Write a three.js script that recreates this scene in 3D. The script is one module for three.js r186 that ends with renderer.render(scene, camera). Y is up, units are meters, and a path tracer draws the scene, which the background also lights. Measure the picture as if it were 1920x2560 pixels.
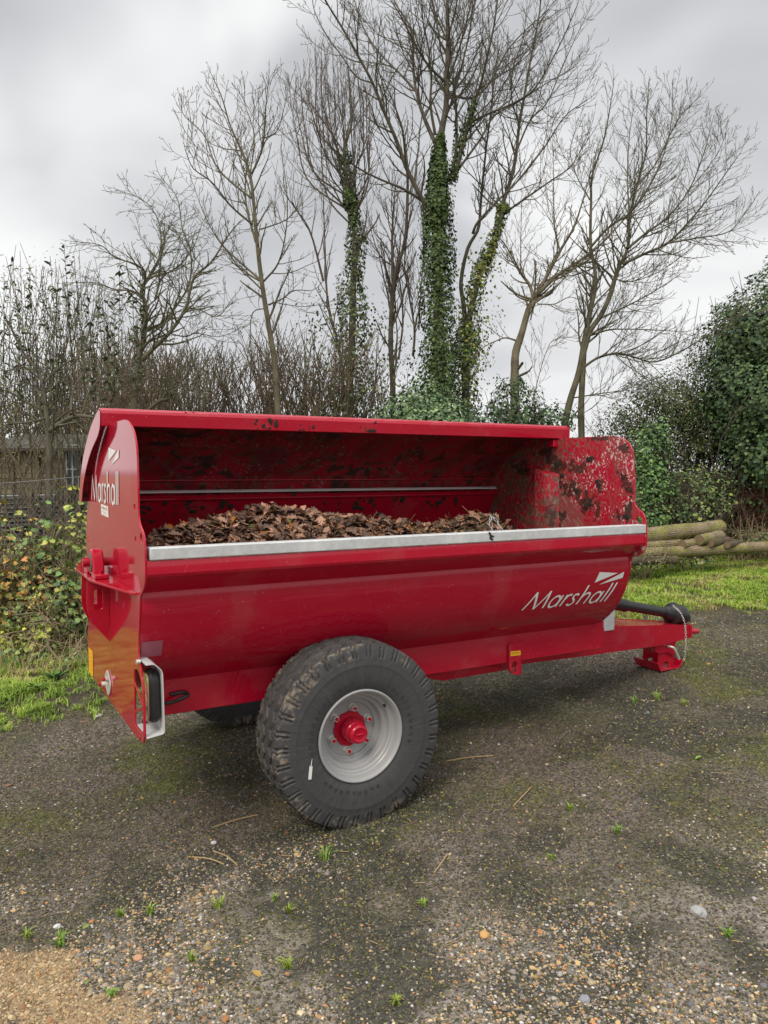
import * as THREE from 'three';
import { mergeGeometries, toCreasedNormals, mergeVertices } from 'three/addons/utils/BufferGeometryUtils.js';

// ---------- camera, sky, sun, exposure ----------
const F = 1923, W = 1920, H = 2560;                       // focal length and size of the photograph in its own pixels
const eye = new THREE.Vector3(-1.634, 1.652, 4.10);
const fwd = new THREE.Vector3(0.49043, -0.05193, -0.86993).normalize();
const camera = new THREE.PerspectiveCamera(67.3, 0.75, 0.05, 900);
camera.position.copy(eye);
camera.lookAt(eye.clone().add(fwd));
const scene = new THREE.Scene();
const renderer = new THREE.WebGLRenderer({ antialias: true });
renderer.toneMapping = THREE.LinearToneMapping;
renderer.toneMappingExposure = 1.22;
renderer.shadowMap.enabled = true;

function rngOf(seed) { let a = seed >>> 0; return () => { a = (a + 0x6d2b79f5) | 0; let t = Math.imul(a ^ (a >>> 15), 1 | a); t = (t + Math.imul(t ^ (t >>> 7), 61 | t)) ^ t; return ((t ^ (t >>> 14)) >>> 0) / 4294967296; }; }
const hash2 = (x, y) => { let h = Math.imul(x | 0, 374761393) + Math.imul(y | 0, 668265263); h = Math.imul(h ^ (h >>> 13), 1274126177); return ((h ^ (h >>> 16)) >>> 0) / 4294967296; };
const sm = (t) => t * t * (3 - 2 * t);
function vnoise(x, y, per = 0) {
  let xi = Math.floor(x), yi = Math.floor(y); const fx = sm(x - xi), fy = sm(y - yi);
  const w = (a) => per ? ((a % per) + per) % per : a;
  const a = hash2(w(xi), w(yi)), b = hash2(w(xi + 1), w(yi)), c = hash2(w(xi), w(yi + 1)), d = hash2(w(xi + 1), w(yi + 1));
  return a + (b - a) * fx + (c - a) * fy + (a - b - c + d) * fx * fy;
}
function fbm(x, y, o = 4, per = 0) { let s = 0, a = 0.5, n = 0; for (let i = 0; i < o; i++) { s += a * vnoise(x + i * 17.3 * (per ? 0 : 1), y + i * 9.1 * (per ? 0 : 1), per); n += a; a *= 0.5; x *= 2; y *= 2; per *= 2; } return s / n; }
const clamp = (v, a = 0, b = 1) => Math.min(b, Math.max(a, v));
const sstep = (a, b, v) => sm(clamp((v - a) / (b - a)));
const lerp = (a, b, t) => a + (b - a) * t;
const V = (x, y, z) => new THREE.Vector3(x, y, z);
const right = V(0.8711, 0, 0.4911), upv = new THREE.Vector3().crossVectors(right, fwd).normalize();
// a point surveyed from the photograph: pixel and distance in metres
const at = (px, py, d) => eye.clone().addScaledVector(fwd, d).addScaledVector(right, d * (px - W / 2) / F).addScaledVector(upv, d * (H / 2 - py) / F);

{ // overcast sky: layered stratus, a little brighter overhead as under any overcast
  const banks = [[300, 480, 0.2, 0.075, -0.17], [380, 60, 0.12, 0.07, 0.1], [620, 330, 0.13, 0.06, 0.12], [40, 700, 0.12, 0.07, 0.1], [1750, 420, 0.2, 0.12, -0.06]];   // cloud banks and thinner breaks
  const w = 1024, h = 512, data = new Float32Array(w * h * 4);
  for (let j = 0; j < h; j++) for (let i = 0; i < w; i++) {
    const th = (i + 0.5) / w * 2 * Math.PI - Math.PI, el = ((j + 0.5) / h - 0.5) * Math.PI;
    const x = Math.cos(el) * Math.cos(th), y = Math.sin(el), z = Math.cos(el) * Math.sin(th);
    const k = 1 / (Math.max(y, 0) + 0.28), qx = x * k, qz = z * k;
    const warp = fbm(qx * 1.1 + 5, qz * 1.1 + 1, 3);
    let n = fbm(qx * 1.25 + warp * 1.2 + 41.3, qz * 1.25 + warp * 1.2 + 8.7, 5);
    let c = sstep(0.3, 0.72, n);
    const fine = fbm(qx * 4.2 + 3, qz * 4.2 + 7, 4) - 0.5;
    let L = lerp(0.45, 0.83, c) + fine * 0.2;
    for (const [px, py, wd, ht, k] of banks) { const d = at(px, py, 1).sub(eye).normalize(), e = Math.atan2(y, Math.hypot(x, z)) - Math.asin(d.y); let a = Math.atan2(z, x) - Math.atan2(d.z, d.x); a = Math.atan2(Math.sin(a), Math.cos(a)); L += k * Math.exp(-((a / wd) ** 2) - (((e + (warp - 0.5) * 0.12) / ht) ** 2)); }
    L = lerp(L, 0.79, Math.exp(-Math.max(y, 0) * 6) * 0.8);      // thin bright air low over the land
    L *= 1 + 1.0 * sstep(0.42, 1, y);                            // overcast is brightest overhead
    if (y < 0) L = 0.3;
    const o = (j * w + i) * 4;
    const gr = sstep(0.8, 0.45, L); data[o] = L * lerp(0.995, 0.965, gr); data[o + 1] = L * lerp(1, 0.99, gr); data[o + 2] = L * lerp(1.005, 1.035, gr); data[o + 3] = 1;
  }
  const t = new THREE.DataTexture(data, w, h, THREE.RGBAFormat, THREE.FloatType);
  t.mapping = THREE.EquirectangularReflectionMapping; t.magFilter = THREE.LinearFilter; t.minFilter = THREE.LinearFilter; t.wrapS = THREE.RepeatWrapping; t.needsUpdate = true;
  scene.background = t; scene.environment = t;
}
const sun = new THREE.DirectionalLight(0xfff3e2, 1.5);
sun.position.set(-11, 15, 8); sun.target.position.set(0.5, 0, 0); scene.add(sun, sun.target);
sun.castShadow = true; sun.shadow.radius = 45; sun.shadow.mapSize.set(2048, 2048);
Object.assign(sun.shadow.camera, { left: -14, right: 14, top: 14, bottom: -14, near: 1, far: 50 });

// ---------- helpers ----------
const taken = new Map();
const numbered = (n) => { const k = taken.get(n) || 0; taken.set(n, k + 1); return k ? n + '_' + String(k).padStart(3, '0') : n; };
function tag(o, label, category, group, kind) { if (label) o.userData.label = label; if (category) o.userData.category = category; if (group) o.userData.group = group; if (kind) o.userData.kind = kind; return o; }
function put(name, geo, mat, parent = scene, label) {
  const g = Array.isArray(geo) ? merge(geo) : geo, m = new THREE.Mesh(g, mat);
  m.name = parent === scene ? numbered(name) : name; m.castShadow = m.receiveShadow = true; if (label) m.userData.label = label; parent.add(m); return m;
}
function thing(name, label, category, pos = [0, 0, 0], group) { const g = new THREE.Group(); g.name = numbered(name); g.position.set(...pos); tag(g, label, category, group); scene.add(g); return g; }
function merge(list) { const keep = ['position', 'normal', 'uv']; const l = list.map((g) => { let q = g.index ? g.toNonIndexed() : g; for (const k of Object.keys(q.attributes)) if (!keep.includes(k)) q.deleteAttribute(k); if (!q.attributes.uv) q.setAttribute('uv', new THREE.BufferAttribute(new Float32Array(q.attributes.position.count * 2), 2)); return q; }); return mergeGeometries(l); }
// uv in metres from the face direction, so that every pattern keeps its real size
function boxUV(g0, s = 1) {
  const g = g0.index ? g0.toNonIndexed() : g0, p = g.attributes.position, n = g.attributes.normal, uv = new Float32Array(p.count * 2);
  for (let i = 0; i < p.count; i += 3) {
    let ax = 0, ay = 0, az = 0; for (let k = 0; k < 3; k++) { ax += Math.abs(n.getX(i + k)); ay += Math.abs(n.getY(i + k)); az += Math.abs(n.getZ(i + k)); }
    for (let k = 0; k < 3; k++) { const x = p.getX(i + k), y = p.getY(i + k), z = p.getZ(i + k); const [a, b] = ax >= ay && ax >= az ? [z, y] : ay >= az ? [x, z] : [x, y]; uv[(i + k) * 2] = a * s; uv[(i + k) * 2 + 1] = b * s; }
  }
  g.setAttribute('uv', new THREE.BufferAttribute(uv, 2)); return g;
}
function inst(name, geo, mat, list, parent, colours) {     // list of Matrix4
  const m = new THREE.InstancedMesh(geo, mat, list.length); m.name = parent === scene ? numbered(name) : name;
  list.forEach((q, i) => m.setMatrixAt(i, q)); if (colours) colours.forEach((c, i) => m.setColorAt(i, c));
  m.castShadow = m.receiveShadow = true; m.userData.kind = 'stuff'; parent.add(m); return m;
}
const C = (r, g, b) => new THREE.Color().setRGB(r, g, b);
const UP = V(0, 1, 0);
function mat4(p, q, s) { return new THREE.Matrix4().compose(p, q, typeof s === 'number' ? V(s, s, s) : s); }
function dirQuat(n, spin) { return new THREE.Quaternion().setFromUnitVectors(UP, n).multiply(new THREE.Quaternion().setFromAxisAngle(UP, spin)); }
function texture(w, h, f, srgb = false, rx = 1, ry = 1) {       // f(x, y) in 0..1 gives linear [r,g,b]
  const d = new Uint8Array(w * h * 4), e = (v) => srgb ? (v <= 0.0031308 ? v * 12.92 : 1.055 * Math.pow(v, 1 / 2.4) - 0.055) : v;
  for (let j = 0; j < h; j++) for (let i = 0; i < w; i++) { const c = f((i + 0.5) / w, (j + 0.5) / h, i, j), o = (j * w + i) * 4; for (let k = 0; k < 3; k++) d[o + k] = clamp(e(Array.isArray(c) ? c[k] : c)) * 255; d[o + 3] = 255; }
  return finish(new THREE.DataTexture(d, w, h, THREE.RGBAFormat), srgb, rx, ry);
}
function finish(t, srgb, rx = 1, ry = 1) { t.wrapS = t.wrapT = THREE.RepeatWrapping; t.magFilter = THREE.LinearFilter; t.minFilter = THREE.LinearMipmapLinearFilter; t.generateMipmaps = true; if (srgb) t.colorSpace = THREE.SRGBColorSpace; t.repeat.set(rx, ry); t.needsUpdate = true; return t; }
// collects tubes into one geometry
class Tubes {
  constructor() { this.p = []; this.n = []; this.uv = []; this.i = []; }
  add(pts, rad, sides = 5, cap = false) {
    const N = pts.length, base = this.p.length / 3; let t0 = null, nx = V(1, 0, 0), len = 0;
    for (let k = 0; k < N; k++) {
      const t = (k === 0 ? pts[1].clone().sub(pts[0]) : k === N - 1 ? pts[k].clone().sub(pts[k - 1]) : pts[k + 1].clone().sub(pts[k - 1])).normalize();
      if (k === 0) { nx = Math.abs(t.x) > 0.8 ? V(0, 0, 1) : V(1, 0, 0); }
      nx.addScaledVector(t, -nx.dot(t)); if (nx.lengthSq() < 1e-8) nx.set(t.y, -t.x, 0.01); nx.normalize();
      const ny = new THREE.Vector3().crossVectors(t, nx), r = typeof rad === 'number' ? rad : rad[k];
      if (k) len += pts[k].distanceTo(pts[k - 1]);
      for (let s = 0; s <= sides; s++) {
        const a = s / sides * 2 * Math.PI, c = Math.cos(a), d = Math.sin(a), x = nx.x * c + ny.x * d, y = nx.y * c + ny.y * d, z = nx.z * c + ny.z * d;
        this.p.push(pts[k].x + x * r, pts[k].y + y * r, pts[k].z + z * r); this.n.push(x, y, z); this.uv.push(s / sides * 6.28 * r, len);
      }
    }
    const S = sides + 1;
    for (let k = 0; k < N - 1; k++) for (let s = 0; s < sides; s++) { const a = base + k * S + s, b = a + S; this.i.push(a, a + 1, b, b, a + 1, b + 1); }
    if (cap) for (const k of [0, N - 1]) { const c = this.p.length / 3, q = pts[k], t = pts[k ? N - 1 : 1].clone().sub(pts[k ? N - 2 : 0]).normalize().multiplyScalar(k ? 1 : -1); const r0 = base + k * S; for (let s = 0; s < sides; s++) { this.p.push(this.p[(r0 + s) * 3], this.p[(r0 + s) * 3 + 1], this.p[(r0 + s) * 3 + 2]); this.n.push(t.x, t.y, t.z); this.uv.push(this.p[(r0 + s) * 3], this.p[(r0 + s) * 3 + 1]); } this.p.push(q.x, q.y, q.z); this.n.push(t.x, t.y, t.z); this.uv.push(q.x, q.y); for (let s = 0; s < sides; s++) { const a = c + s, b = c + (s + 1) % sides; k ? this.i.push(c + sides, a, b) : this.i.push(c + sides, b, a); } }
    return this;
  }
  get empty() { return !this.i.length; }
  geo() { const g = new THREE.BufferGeometry(); g.setAttribute('position', new THREE.Float32BufferAttribute(this.p, 3)); g.setAttribute('normal', new THREE.Float32BufferAttribute(this.n, 3)); g.setAttribute('uv', new THREE.Float32BufferAttribute(this.uv, 2)); g.setIndex(this.i); return g; }
}
function spline(pts, n) { return new THREE.CatmullRomCurve3(pts, false, 'centripetal').getPoints(n); }
function sheetGeo(P, I) { const g = new THREE.BufferGeometry(); g.setAttribute('position', new THREE.Float32BufferAttribute(P, 3)); g.setIndex(I); g.computeVertexNormals(); return g; }
// closed outline with rounded corners: points [a, b, radius]
function outline(pts, R = 0) {
  const out = [], n = pts.length;
  for (let i = 0; i < n; i++) {
    const p = pts[i], a = pts[(i + n - 1) % n], b = pts[(i + 1) % n]; let r = p[2] ?? R;
    const d1 = [a[0] - p[0], a[1] - p[1]], d2 = [b[0] - p[0], b[1] - p[1]], l1 = Math.hypot(...d1), l2 = Math.hypot(...d2); r = Math.min(r, l1 * 0.48, l2 * 0.48);
    if (r < 1e-4) { out.push(new THREE.Vector2(p[0], p[1])); continue; }
    const A = [p[0] + d1[0] / l1 * r, p[1] + d1[1] / l1 * r], B = [p[0] + d2[0] / l2 * r, p[1] + d2[1] / l2 * r];
    for (let k = 0; k <= 5; k++) { const t = k / 5, u = 1 - t; out.push(new THREE.Vector2(u * u * A[0] + 2 * u * t * p[0] + t * t * B[0], u * u * A[1] + 2 * u * t * p[1] + t * t * B[1])); }
  }
  return out;
}
function plate(pts, thick, holes = [], bevel = 0.0012) {
  const s = new THREE.Shape(pts); for (const h of holes) s.holes.push(new THREE.Path(h));
  const g = new THREE.ExtrudeGeometry(s, { depth: Math.max(thick - 2 * bevel, 1e-4), bevelEnabled: bevel > 0, bevelThickness: bevel, bevelSize: bevel, bevelOffset: -bevel, bevelSegments: 1, curveSegments: 12 });
  if (bevel > 0) g.translate(0, 0, bevel); return toCreasedNormals(g, 0.36);
}
const MX = new THREE.Matrix4().set(0, 0, 1, 0, 0, 1, 0, 0, -1, 0, 0, 0, 0, 0, 0, 1);   // plate drawn in (z, y): x along the thickness
function plateX(pts, x0, thick, holes = [], bevel) { const f = (l) => l.map((q) => new THREE.Vector2(-q.x, q.y)); const g = plate(f(pts), thick, holes.map(f), bevel); g.applyMatrix4(MX); return g.translate(x0, 0, 0); }
function plateZ(pts, z0, thick, holes, bevel) { return plate(pts, thick, holes, bevel).translate(0, 0, z0); }
function plateY(pts, y0, thick, holes = [], bevel) { const f = (l) => l.map((q) => new THREE.Vector2(q.x, -q.y)); const g = plate(f(pts), thick, holes.map(f), bevel); g.rotateX(-Math.PI / 2); return g.translate(0, y0, 0); }
function box(x0, x1, y0, y1, z0, z1, b = 0.003) { return plateZ(outline([[x0, y0], [x1, y0], [x1, y1], [x0, y1]], b), z0, z1 - z0, [], Math.min(b, 0.004)); }
const circle = (a, b, r, n = 20) => Array.from({ length: n }, (_, i) => new THREE.Vector2(a + r * Math.cos(i / n * 6.2832), b + r * Math.sin(i / n * 6.2832)));
const rect = (a0, a1, b0, b1, r = 0) => outline([[a0, b0], [a1, b0], [a1, b1], [a0, b1]], r);
// bent sheet metal: profile in (z, y) pulled along x, with thickness towards one side
function sheetX(prof, x0, x1, thick) {
  const n = prof.length, off = prof.map((p, i) => { const a = prof[Math.max(i - 1, 0)], b = prof[Math.min(i + 1, n - 1)], dx = b[0] - a[0], dy = b[1] - a[1], l = Math.hypot(dx, dy); return [p[0] - dy / l * thick, p[1] + dx / l * thick]; });
  const loop = [...prof, ...off.reverse()].map((p) => new THREE.Vector2(p[0], p[1]));
  return plateX(loop, x0, x1 - x0, [], 0);
}
function curve2(pts, n) { return new THREE.SplineCurve(pts.map((p) => new THREE.Vector2(p[0], p[1]))).getPoints(n).map((p) => [p.x, p.y]); }
function cyl(a, b, r0, r1 = r0, sides = 20) { const g = new THREE.CylinderGeometry(r1, r0, a.distanceTo(b), sides); g.translate(0, a.distanceTo(b) / 2, 0); g.applyQuaternion(new THREE.Quaternion().setFromUnitVectors(UP, b.clone().sub(a).normalize())); return g.translate(a.x, a.y, a.z); }
function lathe(pts, axis, origin, seg = 48) { const g = new THREE.LatheGeometry(pts.map((p) => new THREE.Vector2(p[0], p[1])), seg); g.applyQuaternion(new THREE.Quaternion().setFromUnitVectors(UP, axis)); return g.translate(origin.x, origin.y, origin.z); }

// ---------- the ground ----------
const slope = (x) => 0.072 * (x < 0 ? -3.5 * Math.tanh(-x / 3.5) : x < 2.8 ? x : 2.8 + 0.9 * Math.tanh((x - 2.8) / 0.9));
const vergeLine = (x) => -1.86 + 0.155 * clamp(x + 1.3, -2, 7) + (fbm(x * 1.3, 3.3, 5) - 0.5) * 0.75;
const vergeAt = (x, z) => sstep(-0.16, 0.26, vergeLine(x) - z + (fbm(x * 5 + 60, z * 5, 4) - 0.5) * 0.6) * sstep(-2.5, -2.1, x);
function groundY(x, z) {
  const v = vergeAt(x, z), lump = (fbm(x * 0.9 + 3, z * 0.9, 3) - 0.5) * 0.03 + (fbm(x * 6, z * 6 + 4, 3) - 0.5) * 0.022 + (fbm(x * 22, z * 22 + 7, 2) - 0.5) * 0.008;
  return slope(x) + lump + v * (0.035 + (fbm(x * 3.1, z * 3.1 + 9, 3) - 0.5) * 0.08);
}
const gravelAt = (x, z) => sstep(-0.35, 0.55, z - (1.0 + 0.34 * (x + 1.1)) + (fbm(x * 2.6, z * 2.6, 5) - 0.5) * 1.7);
const tanAt = (x, z) => sstep(0.0, 0.2, 0.5 - Math.hypot((x + 1.62) / 1.05, (z - 1.47) / 1.1) * 0.78 + (fbm(x * 5 + 9, z * 5, 5) - 0.5) * 0.75);
const mossAt = (x, z) => sstep(0.42, 0.66, fbm(x * 1.7 + 20, z * 1.7 + 5, 5)) * sstep(2.4, 0.6, z - 0.35 * x);
const bareAt = (x, z) => sstep(0.5, 0.66, fbm(x * 1.1 + 50, z * 1.5 + 15, 4));
const GR = rngOf(77);
const groundMaps = (() => {                                // packed grit: stamped stones of every size in a dark binder
  const n = 1024, h = new Float32Array(n * n), c = new Float32Array(n * n * 3), r = rngOf(5);
  for (let j = 0; j < n; j++) for (let i = 0; i < n; i++) { const v = fbm(i / n * 64, j / n * 64, 3, 64), q = 0.55 + 0.7 * (v - 0.3) + 0.25 * (fbm(i / n * 8, j / n * 8, 3, 8) - 0.5); h[j * n + i] = v * 0.35; for (let k = 0; k < 3; k++) c[(j * n + i) * 3 + k] = q; }
  for (let s = 0; s < 26000; s++) {
    const R = 1.2 + 4.2 * Math.pow(r(), 3.2), cx = r() * n, cy = r() * n, el = 0.65 + r() * 0.5, an = r() * 3.14, tone = 0.45 + 1.15 * Math.pow(r(), 1.4), warm = r(), top = 0.35 + 0.12 * R;
    for (let dy = -Math.ceil(R * 1.5); dy <= R * 1.5; dy++) for (let dx = -Math.ceil(R * 1.5); dx <= R * 1.5; dx++) {
      const u = (dx * Math.cos(an) + dy * Math.sin(an)) / R, w = (-dx * Math.sin(an) + dy * Math.cos(an)) / (R * el), q = u * u + w * w; if (q > 1) continue;
      const i = ((Math.floor(cx + dx) % n) + n) % n, j = ((Math.floor(cy + dy) % n) + n) % n, hh = top * Math.sqrt(1 - q), o = j * n + i; if (hh < h[o]) continue;
      h[o] = hh; c[o * 3] = tone * (1 + 0.1 * warm); c[o * 3 + 1] = tone; c[o * 3 + 2] = tone * (1.04 - 0.2 * warm);
    }
  }
  return { map: texture(n, n, (x, y, i, j) => { const o = (j * n + i) * 3; return [c[o] * 0.6, c[o + 1] * 0.6, c[o + 2] * 0.6]; }, true), bump: texture(n, n, (x, y, i, j) => clamp(h[j * n + i])) };
})();
{
  const axis = (lo, hi, a, b, step) => { const l = []; for (let v = a; v <= b + 1e-6; v += step) l.push(v); let s = step, v = a; while (v > lo) { s *= 1.28; v -= s; l.unshift(v); } s = step; v = b; while (v < hi) { s *= 1.28; v += s; l.push(v); } return l; };
  const xs = axis(-380, 380, -2.6, 6.2, 0.026), zs = axis(-380, 60, -2.6, 3.6, 0.026), P = [], U = [], K = [], I = [];
  for (const z of zs) for (const x of xs) {
    const near = Math.abs(x) < 14 && Math.abs(z) < 10;
    P.push(x, near ? groundY(x, z) : slope(x), z); U.push(x / 1.5, z / 1.5);
    const v = near ? vergeAt(x, z) : (z < -2 ? 1 : 0), g = gravelAt(x, z), t = tanAt(x, z), m = mossAt(x, z), b = bareAt(x, z);
    const q = fbm(x * 9, z * 9, 3);
    let c = [0.145, 0.132, 0.095];                                                    // dark weathered tar and grit
    const mixc = (d, k) => { for (let i = 0; i < 3; i++) c[i] = lerp(c[i], d[i], clamp(k)); };
    mixc([0.06, 0.06, 0.042], sstep(0.44, 0.58, fbm(x * 2.3 + 7, z * 2.3, 5)) * 0.9);
    mixc([0.22, 0.182, 0.16], b * 0.85); mixc([0.31, 0.275, 0.235], g * 0.85);
    mixc([0.13, 0.15, 0.036], m * 0.9 * sstep(0.3, 0.6, q)); mixc([0.38, 0.275, 0.15], t * 0.9 * sstep(0.1, 0.45, q));
    mixc([0.05, 0.052, 0.04], sstep(0.52, 0.6, fbm(x * 3.1 + 31, z * 3.1 + 3, 5)) * 0.85 * sstep(-0.4, 0.6, z - 0.3));   // black mossy crust between the gravel
    mixc([0.085, 0.062, 0.04], v); mixc([0.34, 0.26, 0.17], sstep(-1.9, -2.6, x) * sstep(2, 0, z));   // open pale gravel beyond the verge on the left
    mixc([0.1, 0.075, 0.055], (1 - v) * sstep(0.5, 0.1, z - vergeLine(x)) * 0.75 * sstep(0.35, 0.55, q));
    K.push(c[0] / 0.6, c[1] / 0.6, c[2] / 0.6);
  }
  const nx = xs.length; for (let j = 0; j < zs.length - 1; j++) for (let i = 0; i < nx - 1; i++) { const a = j * nx + i; I.push(a, a + nx, a + 1, a + 1, a + nx, a + nx + 1); }
  const g = sheetGeo(P, I); g.setAttribute('uv', new THREE.Float32BufferAttribute(U, 2)); g.setAttribute('color', new THREE.Float32BufferAttribute(K, 3));
  const m = put('ground', g, new THREE.MeshStandardMaterial({ map: groundMaps.map, bumpMap: groundMaps.bump, bumpScale: 0.011, vertexColors: true, roughness: 0.93 }));
  m.userData.kind = 'structure';
}
// ---------- the muck spreader ----------
const ZC = 0.19;                                            // centre line of the machine
const RED = [0.46, 0.004, 0.027];
const scratchMap = (() => {                                 // paint with fine dust specks, scuffs and dried drips
  const n = 1024, c = new Float32Array(n * n).fill(0), r = rngOf(11);
  for (let s = 0; s < 900; s++) { const x = r() * n, y = r() * n, R = 0.5 + r() * r() * 1.6, k = 0.15 + r() * 0.5; for (let dy = -3; dy <= 3; dy++) for (let dx = -3; dx <= 3; dx++) if (dx * dx + dy * dy <= R * R) c[(((y + dy) | 0) + n) % n * n + (((x + dx) | 0) + n) % n] = k; }
  for (let s = 0; s < 230; s++) { let x = r() * n, y = r() * n, a = r() * 6.28; const L = 6 + r() * r() * 60, k = 0.1 + r() * 0.3; for (let t = 0; t < L; t++) { x += Math.cos(a); y += Math.sin(a); a += (r() - 0.5) * 0.06; c[((y | 0) + n) % n * n + ((x | 0) + n) % n] = k; } }
  return texture(n, n, (x, y, i, j) => { const d = clamp(c[j * n + i] + 0.05 * sstep(0.55, 0.75, fbm(x * 8, y * 8, 4, 8)) + 0.008 * fbm(x * 60, y * 60, 2, 60)); return RED.map((v, k) => lerp(v, [0.5, 0.36, 0.3][k], d)); }, true, 0.7, 0.7);
})();
const M = {
  paint: new THREE.MeshPhysicalMaterial({ map: scratchMap, roughness: 0.6, specularIntensity: 0.05, clearcoat: 0.9, clearcoatRoughness: 0.06 }),
  plain: new THREE.MeshPhysicalMaterial({ color: C(...RED), roughness: 0.6, specularIntensity: 0.05, clearcoat: 0.9, clearcoatRoughness: 0.1 }),
  galv: new THREE.MeshStandardMaterial({ roughness: 0.5, metalness: 0.12, map: texture(512, 512, (x, y) => { const v = 0.62 + 0.16 * (fbm(x * 40, y * 40, 3, 40) - 0.5) + 0.16 * (fbm(x * 7, y * 7, 4, 7) - 0.5); return [v * 0.97, v, v * 1.0]; }, true, 1.3, 1.3) }),
  zinc: new THREE.MeshStandardMaterial({ color: C(0.72, 0.71, 0.67), roughness: 0.38, metalness: 0.5 }),
  rim: new THREE.MeshPhysicalMaterial({ color: C(0.36, 0.36, 0.355), roughness: 0.4, clearcoat: 0.3, clearcoatRoughness: 0.3 }),
  rubber: new THREE.MeshStandardMaterial({ color: C(0.022, 0.022, 0.023), roughness: 0.62 }),
  plastic: new THREE.MeshStandardMaterial({ color: C(0.018, 0.018, 0.019), roughness: 0.42 }),
  white: new THREE.MeshStandardMaterial({ color: C(0.8, 0.8, 0.79), roughness: 0.5 }),
  muck: new THREE.MeshStandardMaterial({ color: C(0.022, 0.017, 0.012), roughness: 0.85 }),
};
const spreader = thing('muck_spreader', 'red rotary muck spreader with curved hood, single axle and white lettering, parked on the gravel', 'muck spreader', [0, 0, 0]);
const XR = -0.971, XF = 1.84;                               // rear and front end plates
const rp = (name, geo, mat = M.paint, parent = spreader, label) => put(name, boxUV(Array.isArray(geo) ? merge(geo) : geo), mat, parent, label);

// trough: rim, folded flange and the curved side down to the chassis, then round to the far side
const nearSide = [[0.886, 1.156], [0.889, 1.10], [0.88, 1.05], [0.842, 0.944], [0.776, 0.839], [0.683, 0.753], [0.56, 0.68], [0.38, 0.63], [ZC, 0.615]];
const farSide = nearSide.slice(0, 8).reverse().map(([z, y]) => [2 * ZC - z, y]);
const drum = curve2([...nearSide, ...farSide], 90);
const trough = [[0.999, 1.299], [1.0, 1.292], [1.0, 1.245], [0.994, 1.233], ...drum, [-0.508, 1.25], [-0.47, 1.38], [-0.41, 1.47], [-0.395, 1.515]];
rp('trough', sheetX(trough, XR + 0.0085, XF - 0.002, -0.006));
const rail = rp('top_rail', [box(-0.952, XF - 0.003, 1.301, 1.351, 0.944, 1.006, 0.006)], M.galv); rail.userData.label = 'galvanised capping rail along the trough edge';
rp('far_ledge', [plateX(outline([[-0.40, 1.531], [-0.374, 1.531], [-0.377, 1.537], [-0.40, 1.546]]), -0.955, XF - 0.01 + 0.955, [], 0.0005)], M.white);
rp('far_wall_fold', [box(-0.955, XF - 0.01, 1.487, 1.502, -0.41, -0.372, 0.004)]);

// rear end plate with lamp opening, bolt holes
const rearPts = outline([[0.70, 1.878, 0.13], [0.868, 1.80, 0.12], [0.889, 1.62, 0.1], [0.882, 1.45, 0.05], [0.992, 1.40, 0.07], [1.0, 1.30, 0.05], [0.992, 1.20, 0.08], [0.90, 1.145, 0.04], [0.888, 1.12, 0.05], [0.846, 0.943, 0.06], [0.838, 0.885, 0.05], [0.925, 0.80, 0.05], [0.938, 0.58, 0.02], [0.905, 0.535, 0.01], [0.85, 0.548, 0.01], [0.836, 0.525, 0.01], [-0.53, 0.512, 0.01], [-0.535, 0.7, 0.02], [-0.46, 0.86, 0.05], [-0.44, 0.95, 0.05], [-0.49, 1.13, 0.05], [-0.515, 1.3, 0.05], [-0.43, 1.5, 0.05], [-0.32, 1.69, 0.08], [-0.06, 1.845, 0.1], [0.08, 1.885, 0.05]]);
const lampHole = outline([[0.752, 0.812, 0.015], [0.835, 0.828, 0.03], [0.902, 0.785, 0.03], [0.915, 0.70, 0.02], [0.915, 0.59, 0.02], [0.885, 0.575, 0.02], [0.748, 0.57, 0.01]]);
const rear = rp('rear_plate', plateX(rearPts, XR, 0.008, [lampHole, rect(0.80, 0.835, 1.495, 1.518, 0.004), rect(0.812, 0.842, 1.362, 1.384, 0.004), circle(0.935, 1.385, 0.022)]));
{ // thin bars across the lamp opening
  const b = (z0, y0, z1, y1) => plateX(outline([[z0, y0 - 0.006], [z1, y1 - 0.006], [z1, y1 + 0.006], [z0, y0 + 0.006]]), XR + 0.001, 0.006);
  rp('lamp_guard_bar', b(0.745, 0.755, 0.915, 0.69)); rp('lamp_guard_bar', b(0.745, 0.625, 0.915, 0.688));
}
// front end plate: its inner face carries dried muck, splashes and a worn arc
const frontPts = outline([[0.80, 1.868, 0.1], [0.895, 1.80, 0.12], [0.911, 1.62, 0.1], [0.914, 1.45, 0.04], [0.99, 1.415, 0.06], [1.008, 1.32, 0.05], [1.006, 1.215, 0.06], [0.962, 1.166, 0.05], [0.898, 1.157, 0.02], [0.893, 1.09, 0.05], [0.846, 0.94, 0.05], [0.78, 0.833, 0.05], [0.685, 0.745, 0.05], [0.5, 0.64, 0.1], [-0.1, 0.64, 0.1], [-0.3, 0.74, 0.05], [-0.47, 0.94, 0.05], [-0.52, 1.13, 0.05], [-0.52, 1.3, 0.05], [-0.41, 1.53, 0.03], [-0.32, 1.7, 0.06], [-0.06, 1.858, 0.08], [0.1, 1.908, 0.04], [0.22, 1.93, 0.01], [0.25, 1.872, 0.01]]);
const frontHoles = [circle(0.952, 1.372, 0.024), rect(0.872, 0.898, 1.5, 1.516, 0.004)];
rp('front_plate', plateX(frontPts, XF, 0.008, frontHoles));
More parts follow.
